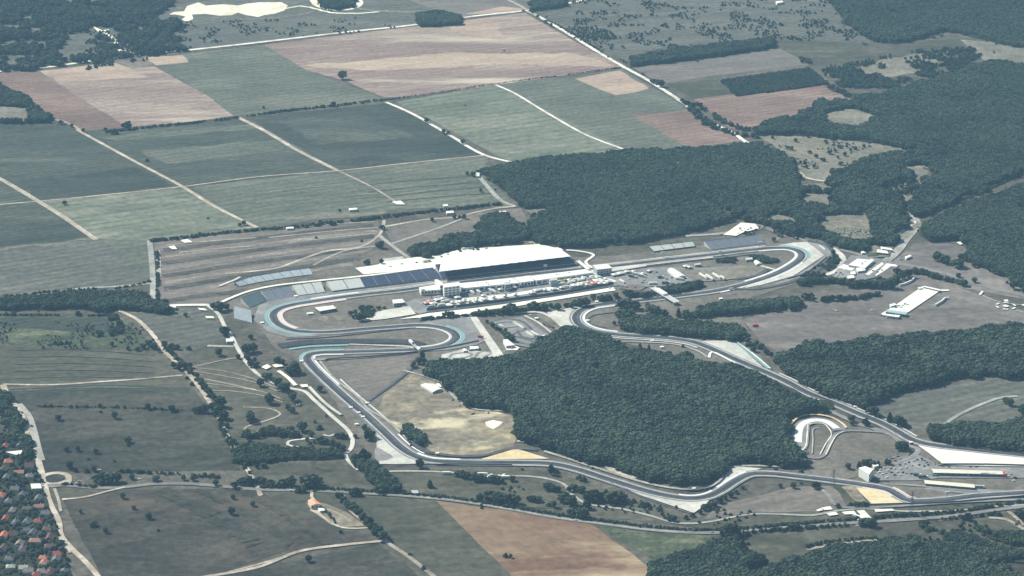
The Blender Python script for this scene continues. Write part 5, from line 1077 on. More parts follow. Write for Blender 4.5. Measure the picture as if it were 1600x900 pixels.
# ---- pit buildings
hall('pit_building', 'long low white pit building, part left of the control tower', 'pit building', [(655, 449), (686, 444), (688, 452), (658, 454.5)], 8, win=6, group='pit buildings along the straight')
hall('pit_building', 'long white flat-roofed pit building running right from the control tower', 'pit building', [(718, 442.5), (800, 434.5), (812, 441.5), (720, 450.5)], 9, win=10, units=4, group='pit buildings along the straight')
hall('pit_building', 'middle white pit building roof with the notch beside it', 'pit building', [(803, 434.3), (826, 431), (834, 438.5), (814, 441)], 9, win=4, group='pit buildings along the straight')
hall('pit_building', 'long white pit building roof ending at the grey control block', 'pit building', [(829, 431.5), (914, 420.5), (927, 425.5), (838, 438)], 9, win=10, units=2, group='pit buildings along the straight')
hall('pit_building', 'grey low roof link between two white pit roofs', 'pit building', [(812, 433), (829, 430.5), (838, 437.5), (822, 439)], 8.2, rm=m_roofg, win=2, group='pit buildings along the straight')
t = hall('control_tower', 'tall white control tower block in the pit row', 'tower', [(692, 443.5), (717, 440.5), (718.5, 446.3), (694, 449.5)], 17, win=4, floors=4, parapet=True)
hall('control_block', 'grey four-storey control block with white roof at the pit exit', 'building', [(927, 414.5), (950, 412.8), (956, 418.5), (933, 421)], 12, wm=m_wallg, win=5, floors=3)
hall('stair_tower', 'white entrance block with curved canopy left of the control tower', 'building', [(679, 437), (684, 436.6), (694, 444), (687, 446)], 9, win=1)
hall('stair_tower', 'left of two grey stair towers behind the pit roofs', 'tower', [(788, 441), (797, 440), (798, 443.5), (789, 445)], 12, rm=m_roofg, wm=m_wallg, win=1, floors=3, group='stair towers')
hall('stair_tower', 'right of two grey stair towers behind the pit roofs', 'tower', [(858, 434), (869, 433), (871, 437), (860, 438.5)], 12, rm=m_roofg, wm=m_wallg, win=1, floors=3, group='stair towers')
hall('garage', 'white slab porch standing at the left end of the pit row', 'building', [(656.5, 449.5), (661, 449.5), (663, 451.5), (658, 452)], 10, win=0, door=False)
hall('office_building', 'flat grey office with pale roof beside the left paddock gate', 'building', [(613, 468.5), (628, 467), (633, 472), (615, 474)], 6, wm=m_wallg, win=4)
hall('shed', 'white hall with dark front on the island inside the left hairpin', 'building', [(492, 480.5), (520, 477), (525, 481.5), (500, 486)], 5, wm=m_walld, win=4)
hall('shed', 'small flat cabin west of the hairpin island hall', 'cabin', [(479, 488.5), (488, 487.5), (490, 489.5), (481, 490)], 3, win=2)
hall('paddock_building', 'low white building on the paddock end below the retaining wall', 'building', [(655, 492), (671, 489), (676, 492.5), (658, 495.5)], 5, win=4)
hall('paddock_building', 'low dark-fronted building with white roof above the lower lane', 'building', [(712, 489.5), (728, 487.5), (731, 490), (714, 492.5)], 4, wm=m_walld, win=4)
# retaining wall along the paddock
def wall_thing(name, label, cat, pts, h, th, mat, post=None, group=None, step=20):
    P = spline(GP(pts), step=step); c = P[len(P)//2].copy(); c.z = gz(c.x, c.y)-.05; root = empty(name, c, 0, label, cat, group); A = offset(P, th/2); B = offset(P, -th/2); m = MB()
    for i in range(len(P)-1):
        q = [B[i]-c, B[i+1]-c, A[i+1]-c, A[i]-c]; m.prism([(v.x, v.y) for v in q], 0, h)
    m.build('panel', mat, root)
    if post:
        pm = MB()
        for p in P[::2]: pm.box(p.x-c.x-.15, p.x-c.x+.15, p.y-c.y-.15, p.y-c.y+.15, 0, h+.5)
        pm.build('posts', post, root)
    return root
wall_thing('retaining_wall', 'dark retaining wall under the paddock edge', 'wall', [(667, 486), (740, 478), (800, 470), (880, 459), (957, 445)], 3.5, .6, m_walld)
SB = 'safety barriers round the circuit'
for lab, pts, h in (('dark tyre barrier along the bank below the left hairpin', [(447, 531), (500, 529), (560, 523), (640, 514)], 1.5), ('dark barrier between the straw field road and the double bend', [(505, 566), (512, 563), (560, 560), (610, 556), (660, 550), (700, 544), (748, 534)], 1.6),
                    ('barrier round the outside of the first bend', [(1230, 437), (1255, 430), (1275, 417), (1292, 403)], 1.6), ('white barrier at the far corner of the first bend', [(1262, 381), (1280, 385), (1289, 392)], 1.8),
                    ('dark barrier behind the long pale gravel at right', [(1472, 727.5), (1540, 727.5), (1640, 730.5)], 2.0), ('dark barrier along the lower edge of the tan gravel', [(1350, 791), (1420, 789), (1480, 787), (1600, 777), (1640, 772)], 1.8),
                    ('barrier along the pit lane grass in front of the dark blue stand', [(520, 457.5), (600, 448), (682, 438.5), (720, 434)], 1.4), ('long barrier in front of the roofed grandstand', [(724, 434), (800, 426), (880, 417), (905, 414.5)], 1.4),
                    ('barrier below the white corner gravel', [(590, 728), (650, 728.5), (700, 727), (800, 728)], 1.6), ('barrier beneath the long gravel wedge at bottom', [(940, 748), (1000, 777), (1040, 791), (1082, 805)], 1.5),
                    ('green fence along the far edge of the pale gravel triangle', [(1148, 533), (1176, 552), (1206, 578)], 2), ('straight barrier on the outfield side above the infield paddock', [(960, 425), (1040, 414), (1120, 405), (1180, 398)], 1.3),
                    ('curved barrier inside the second hairpin', [(965, 489), (930, 493), (918, 500), (926, 508), (950, 514)], 1.4), ('barrier between the wood and the bottom gravel corner', [(1060, 768), (1090, 768), (1115, 762), (1130, 750), (1140, 732)], 1.4),
                    ('barrier beside the straight running down to the white gravel', [(545, 640), (570, 664), (588, 684)], 1.4)):
    wall_thing('safety_barrier', lab, 'barrier', pts, h, .7, m_roofgr if 'green' in lab else (m_wallw if 'white barrier' in lab else m_walld), m_steel, SB)

# ---- footbridges
def bridge(label, a, b, wd, z, mat=m_roofw, cabin=False, legs=3):
    A, B = G(*a, z), G(*b, z); c = (A+B)/2; g = gz(c.x, c.y); c.z = g; root = empty('footbridge', c, 0, label, 'bridge', 'bridges over the track'); d = (B-A); d.z = 0; Ln = d.length; d.normalize(); n = Vector((-d.y, d.x, 0))
    def pr(s0, s1, w0, w1): return [tuple((A-c)+d*s+n*w)[:2] for s, w in ((s0, w0), (s1, w0), (s1, w1), (s0, w1))]
    H = z-g; m = MB(); m.prism(pr(0, Ln, -wd/2, wd/2), H-.6, H); m.build('deck', mat, root)
    for s in (-1, 1):
        m = MB(); w0 = s*wd/2-.1; m.prism(pr(0, Ln, w0, w0+.2), H+.001, H+1.2); m.build('parapet', m_wallw, root)
    for k in range(legs):
        s = Ln*(k+.08)/(legs-1+.16); m = MB(); m.prism(pr(max(0, s-.5), s+.5, -wd/2+.3, wd/2-.3), 0, H-.61); m.build('pier', m_conc, root)
    if cabin:
        for s0, s1 in cabin: m = MB(); m.prism(pr(s0*Ln, s1*Ln, -wd/2+.25, wd/2-.25), H+.01, H+3); m.build('cover', m_roofw, root)
    return root
bridge('white footbridge crossing the start straight beside the control block', (902.5, 407.5), (919, 420.5), 5, 6.5)
bridge('grey road bridge with a long white cover over the track by the second bend', (1019, 449), (1057, 472), 9, 6, m_roofg, cabin=[(.18, .55)])
bridge('narrow footbridge with two white cabins over the double bend', (640, 533), (656, 547.5), 3.5, 6, m_steel, cabin=[(0, .3), (.78, 1)])

# ---- halls, tents, other buildings (label, roof px, height, roof, wall, windows, gable)
hall('hall', 'large cream gabled hall standing alone in the infield paddock', 'hall', [(1043, 421), (1053, 419), (1071, 430.5), (1058, 433)], 6, gable=2, win=5)
hall('hall', 'white gabled shed beside the access road inside the first bend', 'shed', [(1178, 408), (1184, 406.5), (1190, 411), (1182, 413)], 4, gable=1.5, win=2)
hall('cabin', 'grey box cabin left of the gabled shed inside the first bend', 'cabin', [(1165, 403), (1175, 402), (1176, 405), (1166, 406)], 4, rm=m_roofg, wm=m_wallg, win=2)
hall('cabin', 'grey flat cabin at the corner of the pale yard', 'cabin', [(1085, 412), (1094, 411), (1095, 413), (1086, 414)], 4.5, rm=m_roofg, wm=m_wallg, win=2)
hall('medical_centre', 'large white flat-roofed medical centre hall with an inner yard', 'building', [(1340, 404), (1358, 406), (1345, 417), (1326, 413.5)], 6, win=5, units=3)
hall('medical_centre', 'long narrow white wing right of the large flat-roofed hall', 'building', [(1360, 404.5), (1366, 406), (1351, 419), (1345, 417.5)], 6, win=3)
hall('house', 'white house with flat roof below the large white hall', 'house', [(1338, 418.5), (1350, 417.5), (1352, 422), (1340, 424)], 5, win=3, units=1)
hall('shed', 'pale shed left of the car park below the white hall', 'shed', [(1329, 424.5), (1336, 424), (1337, 428), (1330, 428.5)], 4, win=2)
hall('shed', 'low pale annex at the bottom of the medical yard', 'shed', [(1324, 431), (1334, 430), (1335, 434), (1326, 435)], 4, win=3)
hall('hall', 'cream building with long roof at the road fork by the wood', 'building', [(1376, 385), (1392, 388), (1396, 391), (1378, 388.5)], 5, win=4)
hall('hall', 'white building with dark front at the road fork', 'building', [(1371, 389.5), (1386, 392), (1388, 396), (1370, 394)], 5, wm=m_walld, win=4)
hall('shed', 'small white dome-like shed at the fork of the road', 'shed', [(1345, 392.5), (1351, 392), (1353, 395), (1346, 395.5)], 3.5, gable=1, win=1)
hall('hall', 'white lorry-shaped shed beside the bush at the road junction', 'shed', [(1414, 401), (1422, 398), (1424, 400), (1416, 403.5)], 4, win=3)
hall('hangar', 'long pale blue-roofed hangar at the lower end of the white apron', 'hangar', [(1386, 483.5), (1418, 487.5), (1415, 491.5), (1384, 487)], 5, rm=m_roofb, wm=m_roofgr, win=6)
hall('hangar', 'narrow white shed below the blue-roofed hangar', 'shed', [(1381, 490), (1406, 492.5), (1404, 495.5), (1379, 492)], 4, win=5)
hall('cabin', 'small white cabin left of the hangar on the apron edge', 'cabin', [(1390, 475.5), (1398, 473.5), (1400, 476), (1392, 478.5)], 4, win=2)
hall('cabin', 'white shelter at the top left of the apron', 'cabin', [(1434, 449.5), (1440, 448), (1442, 450), (1436, 451)], 3.5, wm=m_walld, win=1, door=False)
hall('shelter', 'long white roofed shelter across the top of the apron', 'shelter', [(1444, 446.5), (1469, 452), (1468, 454), (1443, 448)], 4, wm=m_walld, win=4, door=False)
MW = 'angled white walls on the helicopter meadow'
wall_thing('screen_wall', 'white angled screen wall between trees and the helicopter meadow', 'wall', [(1405, 447.5), (1414, 445.5), (1428, 437.5), (1425, 434.5)], 3.5, 2.0, m_wallw, group=MW, step=60)
wall_thing('screen_wall', 'white angled screen wall right of the pale apron', 'wall', [(1461, 479), (1472, 472.5), (1477, 468), (1483, 468)], 3.5, 2.0, m_wallw, group=MW, step=60)
hall('club_house', 'tall white rounded hall beside cypress trees in the driving centre', 'building', [(1342, 731), (1352, 728.5), (1364, 733), (1358, 741)], 12, win=3, floors=2)
hall('club_house', 'white annex behind the tall rounded hall', 'building', [(1362, 725), (1370, 724), (1373, 727), (1366, 729)], 5, win=2)
hall('long_roof', 'upper of two long cream canopy roofs, with a red end', 'canopy', [(1456, 732.5), (1566, 736), (1567, 741), (1459, 738.5)], 5, rm=m_roofc, win=12, wm=m_walld, group='long canopy roofs at the driving centre')
hall('kiosk', 'small red-roofed box at the end of the upper long canopy', 'kiosk', [(1567, 735.8), (1570, 736), (1571.5, 741), (1568, 741)], 5, rm=m_red, wm=m_red, win=1, door=False)
hall('long_roof', 'lower of two long cream canopy roofs', 'canopy', [(1444.5, 750), (1521.5, 756.5), (1523, 762), (1446, 755.5)], 4.5, rm=m_roofc, win=10, wm=m_walld, group='long canopy roofs at the driving centre')
hall('cabin', 'green cabin below the left end of the upper long canopy', 'cabin', [(1456, 740), (1464, 740), (1465, 742.5), (1457, 742)], 3, rm=m_roofgr, wm=m_roofgr, win=2)
hall('hall', 'white hall with stepped front above the kart loops', 'building', [(786, 531), (793, 530), (804, 539), (791, 540)], 6, win=3)
hall('cabin', 'white gabled cabin above the pale kart circuit, larger of two', 'cabin', [(734, 541), (746, 540.5), (748, 544), (735, 545)], 5, win=3, gable=1)
hall('cabin', 'white gabled cabin above the pale kart circuit, smaller of two', 'cabin', [(723, 545), (729, 545), (730, 548), (724, 548.5)], 4, win=2, gable=1)
hall('cabin', 'white kart clubhouse at the lower right of the kart loops', 'cabin', [(846, 524), (852, 523), (856, 527), (848, 528)], 3.5, win=2)
hall('tent_hall', 'white zig-zag roofed shed in the straw field', 'shed', [(657, 601), (672, 599), (691, 607), (676, 612)], 4, gable=1.5, win=4)
hall('cabin', 'small white cabin by the path above the straw field shed', 'cabin', [(682, 599), (687, 599), (690, 604), (685, 604)], 3, win=1)
hall('forest_hut', 'white-roofed hut in the middle clearing of the central wood', 'hut', [(933, 600), (941, 600), (943, 603), (935, 604)], 7, gable=1, win=2, group='huts in the central wood')
hall('forest_hut', 'tiny white hut left of the clearing in the central wood', 'hut', [(924, 608), (928, 608), (929, 610), (925, 610)], 6, win=1, group='huts in the central wood')
hall('forest_hut', 'hut at the lower left edge of the central wood', 'hut', [(880, 685), (889, 686), (889, 688), (880, 687.5)], 7, win=1, group='huts in the central wood')
hall('hall', 'white chalet with a wall at the corner of the straw field', 'hut', [(803, 641), (810, 641), (812, 645), (804, 645)], 5, win=1)
hall('watch_tower', 'white two-stage lookout tower above the car-park meadow', 'tower', [(692, 319.5), (699, 319), (700, 321.5), (693, 322)], 10, wm=m_wallg, win=1, floors=3)
hall('shed', 'white low sheds row right of the lookout tower', 'shed', [(697, 330), (708, 329), (709, 332), (698, 333)], 4, win=3)
hall('shed', 'white shed on the bare strip in the far meadow', 'shed', [(545, 325.5), (557, 324.5), (558, 327), (546, 328)], 4, win=3)
hall('shed', 'pale shed on the left part of the car-park meadow edge', 'shed', [(447, 355), (458, 354), (459, 356.5), (448, 357)], 3.5, win=2)
hall('shed', 'small cabin by the corner of the dark wood', 'shed', [(744, 269), (749, 269), (749, 275), (744, 275)], 4, win=1)
hall('gate_house', 'white gate house at the end of the plaza lane', 'building', [(263, 476), (274, 476), (275, 480), (264, 480.5)], 5, win=2)
hall('shed', 'grey shed at the crossroads with a curved wall', 'shed', [(353, 529), (363, 529), (364, 533), (354, 533.5)], 4, win=2)
hall('farm_house', 'red-roofed farm house with white yard at the bottom field', 'house', [(481, 781.5), (493, 781), (503, 788), (486, 789.5)], 6, rm=m_roofo, wm=m_wallc, gable=2.2, win=3)
hall('shed', 'pale shed below the red-roofed farm house', 'shed', [(497, 794), (505, 794), (508, 797), (500, 798)], 3.5, win=2)
hall('gate_house', 'small toll house where the lane meets the country road', 'building', [(643, 766), (652, 766), (654, 770), (645, 770)], 4, rm=m_roofg, win=2)
hall('shed', 'white-roofed rest house on the near side of the road behind a round tree', 'shed', [(1343, 805), (1349, 804), (1352, 808), (1346, 810)], 5, win=1)
hall('shed', 'long white-roofed shed by the gravel strip at far top', 'shed', [(1212, 2), (1222, 1), (1224, 3), (1214, 5)], 5, win=3)
for i, (x, y, l) in enumerate([(409, 505, 'by the outside of the left hairpin'), (462, 463.5, 'on the grass above the left hairpin'), (471, 565, 'by the tight left corner'), (548, 637.5, 'left of the long straight, upper one'), (560, 645.5, 'left of the long straight, middle one'), (567, 652, 'closest to the lower long straight'),
     (557, 663.5, 'left of the long straight, lowest one'), (573, 630.5, 'right of the long straight'), (683, 709, 'above the bottom left corner'), (1019, 533, 'below the back straight'), (1034, 543, 'in the bare strip above the central wood'), (932, 472, 'outside the second hairpin'), (1126, 467.5, 'on the grass below the double track'),
     (918, 501.5, 'inside the second hairpin'), (1336, 636, 'by the fast straight in the right woods'), (1423, 692, 'at the junction of the service road'), (1084, 764, 'inside the bottom right corner'), (838, 498, 'at the top of the gravel by the kart track'), (1089, 495, 'by the pines on the infield'), (465, 633, 'among trees west of the straight')]):
    hall('marshal_hut', 'tiny white marshal hut '+l, 'hut', [(x-2.6, y-2.2), (x+2.6, y-2.6), (x+3.2, y-1), (x-2, y-.6)], 2.8, win=1, group='marshal huts along the track', over=.2)

# ---- video screens, camera towers and masts
def screen(px, py, h, label, wd=7):
    p = at(px, py); r = empty('video_screen', p, R(10), label, 'screen', 'trackside screens on masts'); m = MB(); m.bar((0, 0, 0), (0, 0, h), .35, k=6); m.build('mast', m_steel, r)
    m = MB(); m.box(-wd/2, wd/2, -.5, .5, h-1.4, h+2.2); m.build('panel', m_wallw, r); m = MB(); m.box(-1.6, 1.6, -1, 1, 0, .5); m.build('base', m_conc, r)
screen(852, 421, 6, 'white screen on a mast before the roofed grandstand', 6); screen(1035.5, 403, 7, 'white screen on a mast left of the red and white terrace', 6)
screen(1187, 387, 7, 'white screen on a mast below the grey seven-block stand', 6); screen(1142, 459, 7, 'white screen on a mast on the lower grass strip', 6); screen(1125, 399, 5, 'small white panel on a mast beside the straight', 4)
screen(1216, 381, 8, 'white tall panel post near the pine row', 4); screen(1479, 786, 12, 'white panel on a tall mast by the lower track', 5)
def pylon(px, py, h, label, wd=5):
    p = at(px, py); r = empty('pylon', p, R(25), label, 'pylon', 'electricity pylons'); m = MB(); b = wd/2
    C4 = [(-b, -b), (b, -b), (b, b), (-b, b)]; lv = [0, .22, .42, .6, .75, .88, 1.0]; S = [1, .78, .6, .45, .32, .25, .08]
    for i in range(6):
        for k in range(4):
            a = (C4[k][0]*S[i], C4[k][1]*S[i], lv[i]*h); q = (C4[k][0]*S[i+1], C4[k][1]*S[i+1], lv[i+1]*h); k2 = (k+1) % 4; d = (C4[k2][0]*S[i+1], C4[k2][1]*S[i+1], lv[i+1]*h)
            m.bar(a, q, .16); m.bar(a, d, .09); m.bar(q, d, .09)
    m.build('lattice', m_steeld, r)
    for z, wv in ((.72, 7), (.82, 5.5), (.92, 4)):
        m = MB(); m.bar((-wv, 0, z*h), (wv, 0, z*h), .14); m.bar((-wv, 0, z*h), (0, 0, z*h+1.4), .1); m.bar((wv, 0, z*h), (0, 0, z*h+1.4), .1); m.build('crossarm', m_steeld, r)
pylon(490, 731, 27, 'pale lattice pylon standing below the tree belt at left'); pylon(1302, 763, 26, 'dark lattice pylon beside the lower track near the dark lane'); pylon(1424, 806, 34, 'tallest dark lattice pylon between the track and the country road')

# ---- lorries, tents, cars
def car_proto(mat):
    r = empty('parked_car', (0, 0, 0)); m = MB()
    prof = [(-2.15, .35), (2.15, .35), (2.2, .75), (1.3, .92), (-1.9, .98), (-2.2, .8)]
    V = [(x, -.86, z) for x, z in prof]+[(x, .86, z) for x, z in prof]; n = 6
    m.add(V, [tuple(range(n)), tuple(range(2*n-1, n-1, -1))]+[(i, n+i, n+(i+1) % n, (i+1) % n) for i in range(n)])
    m.build('body', mat, r)
    m = MB(); V = [(-1.75, -.78, .97), (1.15, -.78, .9), (.5, -.66, 1.42), (-1.35, -.66, 1.45), (-1.75, .78, .97), (1.15, .78, .9), (.5, .66, 1.42), (-1.35, .66, 1.45)]
    m.add(V, [(0, 1, 2, 3), (7, 6, 5, 4), (1, 5, 6, 2), (4, 0, 3, 7)]); m.build('windows', m_glass, r)
    m = MB(); m.box(-1.36, .5, -.67, .67, 1.42, 1.47); m.build('roof', mat, r)
    for x in (-1.35, 1.4):
        for y in (-.8, .8): m = MB(); m.bar((x, y-.1, .33), (x, y+.1, .33), .33, k=8); m.build('wheel', m_black, r)
    return r
def lorry_proto(mat, Ln=13.0, cab=m_wallw):
    r = empty('lorry', (0, 0, 0)); m = MB(); m.box(-Ln/2, Ln/2-2.6, -1.25, 1.25, 1.05, 3.9); m.build('trailer', mat, r)
    m = MB(); m.box(Ln/2-2.3, Ln/2, -1.2, 1.2, .6, 3.3); m.build('cab', cab, r); m = MB(); m.box(Ln/2-.02, Ln/2+.04, -1.1, 1.1, 1.9, 2.9); m.build('windscreen', m_glass, r)
    m = MB(); m.box(-Ln/2+.3, Ln/2-.4, -.5, .5, .6, 1.04); m.build('chassis', m_steeld, r)
    for x in (-Ln/2+1.5, -Ln/2+2.8, Ln/2-1.2):
        for y in (-1.1, 1.1): m = MB(); m.bar((x, y-.15, .5), (x, y+.15, .5), .5, k=8); m.build('wheel', m_black, r)
    return r
def marquee_proto(mat, a=8.0, b=8.0):
    r = empty('marquee', (0, 0, 0)); m = MB(); m.add([(-a/2, -b/2, 3), (a/2, -b/2, 3), (a/2, b/2, 3), (-a/2, b/2, 3), (-a*.1, 0, 5), (a*.1, 0, 5)], [(0, 1, 5, 4), (1, 2, 5), (2, 3, 4, 5), (3, 0, 4), (3, 2, 1, 0)]); m.build('canopy', mat, r)
    m = MB(); m.box(-a/2+.1, a/2-.1, b/2-.15, b/2-.05, 0, 2.98); m.build('side_sheet', mat, r)
    for x in (-a/2+.2, a/2-.2):
        for y in (-b/2+.2, b/2-.2): m = MB(); m.bar((x, y, 0), (x, y, 3), .1, k=5); m.build('pole', m_steel, r)
    return r
m_cars = {'white': flat('car_white', (.75, .75, .73), .3, .5, .02), 'silver': flat('car_silver', (.45, .46, .47), .3, .5, .02), 'dark': flat('car_dark', (.03, .035, .045), .3, .5, .02), 'red': m_red, 'blue': flat('car_blue', (.06, .12, .28), .3, .5, .02)}
PRO = {}
def place(kind, key, mk, px, py, deg, label, cat, group):
    p = at(px, py); k = (kind, key)
    if k not in PRO: PRO[k] = o = mk()
    else: o = copy_tree(PRO[k])
    o.location = p; o.rotation_euler = (0, 0, R(deg)); tag(o, label, cat, group); return o
AD, BD = math.degrees(A_ROW), math.degrees(B_ROW)
def cars(where, pts, deg, group):
    idx = sorted(range(len(pts)), key=lambda i: pts[i][0])
    for j, i in enumerate(idx):
        t = pts[i]; c = t[2] if len(t) > 2 else rnd.choice(['white', 'white', 'silver', 'dark', 'white', 'blue'])
        place('car', c, lambda: car_proto(m_cars[c]), t[0], t[1], deg+rnd.uniform(-6, 6), f"{c} car, {nth(j, len(pts))} {where}", 'car', group)
cars('from the left behind the control tower', [(674, 466.5, 'dark'), (680, 466, 'white'), (685, 465, 'white'), (691, 464.5, 'dark'), (697, 465, 'white'), (704, 463, 'white'), (709, 462, 'dark'), (713, 462, 'dark'), (720, 461, 'dark'), (727, 460, 'silver'), (733, 459, 'dark')], AD+80, 'cars behind the pit tower')
cars('from the left along the paddock edge', [(702, 474, 'dark'), (719, 471.5, 'dark'), (727, 469, 'white'), (732, 472, 'dark'), (741, 469, 'white'), (747, 467.5, 'dark'), (790, 462, 'dark'), (796, 460, 'silver'), (762, 461.5, 'dark'), (770, 460, 'dark'), (818, 450, 'dark'), (824, 449, 'white'), (830, 448.5, 'dark'), (840, 446, 'silver'), (712, 482, 'white'), (727, 484, 'dark'), (748, 486, 'dark'), (760, 485, 'dark')], AD, 'cars in the paddock')
cars('from the left on the infield paddock tarmac', [(983, 438, 'white'), (1004, 443.5, 'dark'), (1018, 425.5, 'white'), (1026, 427, 'dark'), (1030, 414.5, 'dark'), (979, 450.5, 'red'), (992, 451, 'red'), (1042, 438, 'dark'), (960, 452, 'white'), (953, 452, 'white'), (995, 436, 'dark'), (1006, 440, 'silver'), (970, 440, 'white'), (965, 434, 'silver'), (1050, 436, 'dark'), (1021, 429, 'white')], 30, 'cars on the infield paddock')
cars('from the left in the medical centre car park', [(1302, 430, 'white'), (1306, 428, 'dark'), (1310, 431, 'white'), (1313, 428, 'dark'), (1308, 433, 'white'), (1316, 430, 'silver'), (1360, 422, 'white'), (1364, 425, 'dark'), (1373, 422, 'white'), (1378, 424, 'silver'), (1371, 427, 'dark'), (1405, 406, 'white'), (1409, 407, 'dark'), (1386, 410, 'silver')], 40, 'cars at the medical centre')
gr = 'cars at the driving centre'
cars('from the left on the service road car park', [(1370, 743, 'white'), (1374, 740, 'white'), (1379, 743, 'white'), (1384, 741, 'silver'), (1388, 737, 'white'), (1393, 740, 'dark'), (1398, 734, 'white'), (1402, 739, 'white'), (1408, 734, 'white'), (1411, 740, 'dark'), (1416, 741, 'silver'), (1376, 736, 'white'), (1382, 733, 'white'), (1392, 733, 'silver'), (1386, 748, 'white'), (1398, 744, 'dark'), (1432, 743, 'white'), (1424, 742, 'dark'), (1407, 744, 'white'), (1390, 724, 'white')], 25, gr)
cars('from the left in the triangular lot by the gravel', [(1406, 728, 'dark'), (1414, 726, 'silver'), (1420, 724, 'dark'), (1428, 722, 'silver'), (1433, 720, 'dark'), (1440, 718, 'dark'), (1446, 724, 'silver'), (1436, 728, 'dark'), (1425, 729, 'silver'), (1450, 728, 'dark'), (1444, 730, 'dark'), (1416, 732, 'white')], 60, gr)
cars('from the left in the small lot near the bush', [(1389, 720, 'white'), (1396, 717, 'silver'), (1403, 715, 'dark'), (1407, 718, 'silver'), (1399, 722, 'dark'), (1392, 718, 'dark')], 20, gr)
cars('from the left beside the red barrier end', [(1575, 746, 'white'), (1580, 743, 'silver'), (1586, 748, 'dark'), (1584, 752, 'white')], 10, gr)
cars('from the left on the plaza behind the roofed stand', [(690, 403, 'dark'), (662, 411, 'dark'), (675, 406, 'white'), (720, 395, 'dark'), (700, 399, 'white'), (651, 412, 'dark'), (740, 392, 'dark'), (628, 414, 'white'), (610, 418, 'white'), (760, 390, 'silver')], AD, 'cars on the plaza')
cars('from the left around the village roundabout', [(66, 758, 'white'), (120, 756, 'white'), (218, 749, 'white'), (155, 735, 'white'), (100, 750, 'dark'), (124, 752, 'silver')], 5, 'cars near the roundabout')
cars('from the left on the country road', [(455, 768, 'white'), (600, 775, 'dark'), (900, 814, 'white'), (1113, 833, 'silver'), (1250, 823.5, 'white'), (460, 765, 'silver')], -6, 'cars on the country road')
cars('from the left at the lower lay-by', [(1344, 814, 'white'), (1360, 813, 'white'), (1340, 822, 'white'), (1420, 806, 'white'), (1427, 805, 'white'), (1482, 798, 'dark')], 10, 'cars at the lay-by')
cars('from the left around the hangar apron', [(1404, 480, 'dark'), (1410, 479, 'white'), (1414, 477, 'dark'), (1418, 478, 'white'), (1408, 482, 'white'), (1378, 494, 'dark'), (1386, 497, 'white'), (1396, 498, 'dark'), (1362, 486, 'white'), (1400, 482.5, 'dark')], 20, 'cars at the hangar')
cars('from the left at the top corner yard', [(1183, 353, 'white'), (1187, 355, 'dark'), (1190, 357, 'white'), (1194, 356, 'dark'), (1186, 360, 'silver'), (1123, 367, 'white'), (1127, 368, 'dark')], 10, 'cars in the top yard')
cars('from the left at the kart tracks', [(812, 546, 'dark'), (800, 547, 'white'), (790, 550, 'white'), (850, 531, 'silver'), (856, 529, 'white'), (735, 550, 'dark'), (750, 546, 'dark'), (829, 493, 'white')], 10, 'cars at the kart tracks')
def lorries(where, pts, group):
    for j, t in enumerate(sorted(pts, key=lambda t: t[0])):
        place('lorry', t[3], lambda: lorry_proto({'white': m_roofw, 'grey': m_roofg, 'dark': m_roofd, 'green': m_roofgr, 'red': m_red}[t[3]], t[4] if len(t) > 4 else 13), t[0], t[1], t[2], f"{t[3]} lorry, {nth(j, len(pts))} {where}", 'lorry', group)
lorries('from the left in the slanted row by the yard', [(1096, 433, -62, 'white'), (1101, 436, -62, 'white'), (1106, 435, -62, 'white'), (1117, 433, -62, 'white'), (1122, 436, -62, 'white'), (1129, 437, -62, 'white'), (1111, 438, -62, 'white')], 'lorries in the slanted row')
lorries('from the left on the infield paddock', [(972, 443, -55, 'white'), (994, 431, -30, 'white'), (999, 432, -30, 'white'), (1003, 434, -30, 'grey'), (1062, 439, -20, 'white'), (1020, 446, 10, 'white'), (1032, 436, 20, 'green', 10), (988, 435, -30, 'dark'), (1040, 445, 10, 'dark')], 'lorries on the infield paddock')
lorries('from the left behind the pit buildings', [(733, 456, -50, 'white'), (737, 459.5, -50, 'white'), (747, 458.5, -50, 'white'), (743, 456, -50, 'white'), (760, 453, -50, 'white'), (765, 456, -50, 'white'), (771, 458, -50, 'white'), (690, 479.5, AD+3, 'white', 18), (695, 474, AD+3, 'white'), (674, 482, AD, 'grey'), (755, 450, -50, 'white', 10), (750, 452, -50, 'white', 10), (779, 452, -50, 'grey', 10), (799, 448, -50, 'white', 12), (804, 450, -50, 'white', 12), (809, 446, -50, 'white', 10), (832, 443, -50, 'white', 12), (836, 445, -50, 'white', 12), (843, 441, -50, 'white', 10), (849, 443, -50, 'grey', 10), (867, 440, -50, 'white', 10),
    (877, 446, AD, 'white', 14), (900, 440, AD, 'white', 16), (893, 443.5, AD, 'white', 16), (908, 440.5, AD, 'white', 14), (922, 439, AD, 'grey', 14), (886, 449, AD, 'dark'), (884, 451.5, AD, 'white', 16), (896, 451, AD, 'white'), (847, 456, AD, 'white')], 'lorries behind the pits')
lorries('from the left on the plaza edge', [(672, 398, AD, 'white', 14), (680, 396.5, AD, 'white', 14), (688, 395.5, AD, 'white', 14), (727, 390.5, AD, 'white', 16), (735, 389.5, AD, 'white', 12), (665, 401, AD, 'white', 9), (667, 410.5, AD, 'white', 9), (775, 384, AD, 'white', 10)], 'lorries on the plaza edge')
lorries('from the left parked under the trees', [(754, 744, 2, 'white', 8), (765, 747, 60, 'white', 8), (777, 747, 2, 'white', 8), (785, 747, 60, 'white', 8), (790, 748, 2, 'white', 8), (699, 741.5, 0, 'white', 9)], 'vans under the trees')
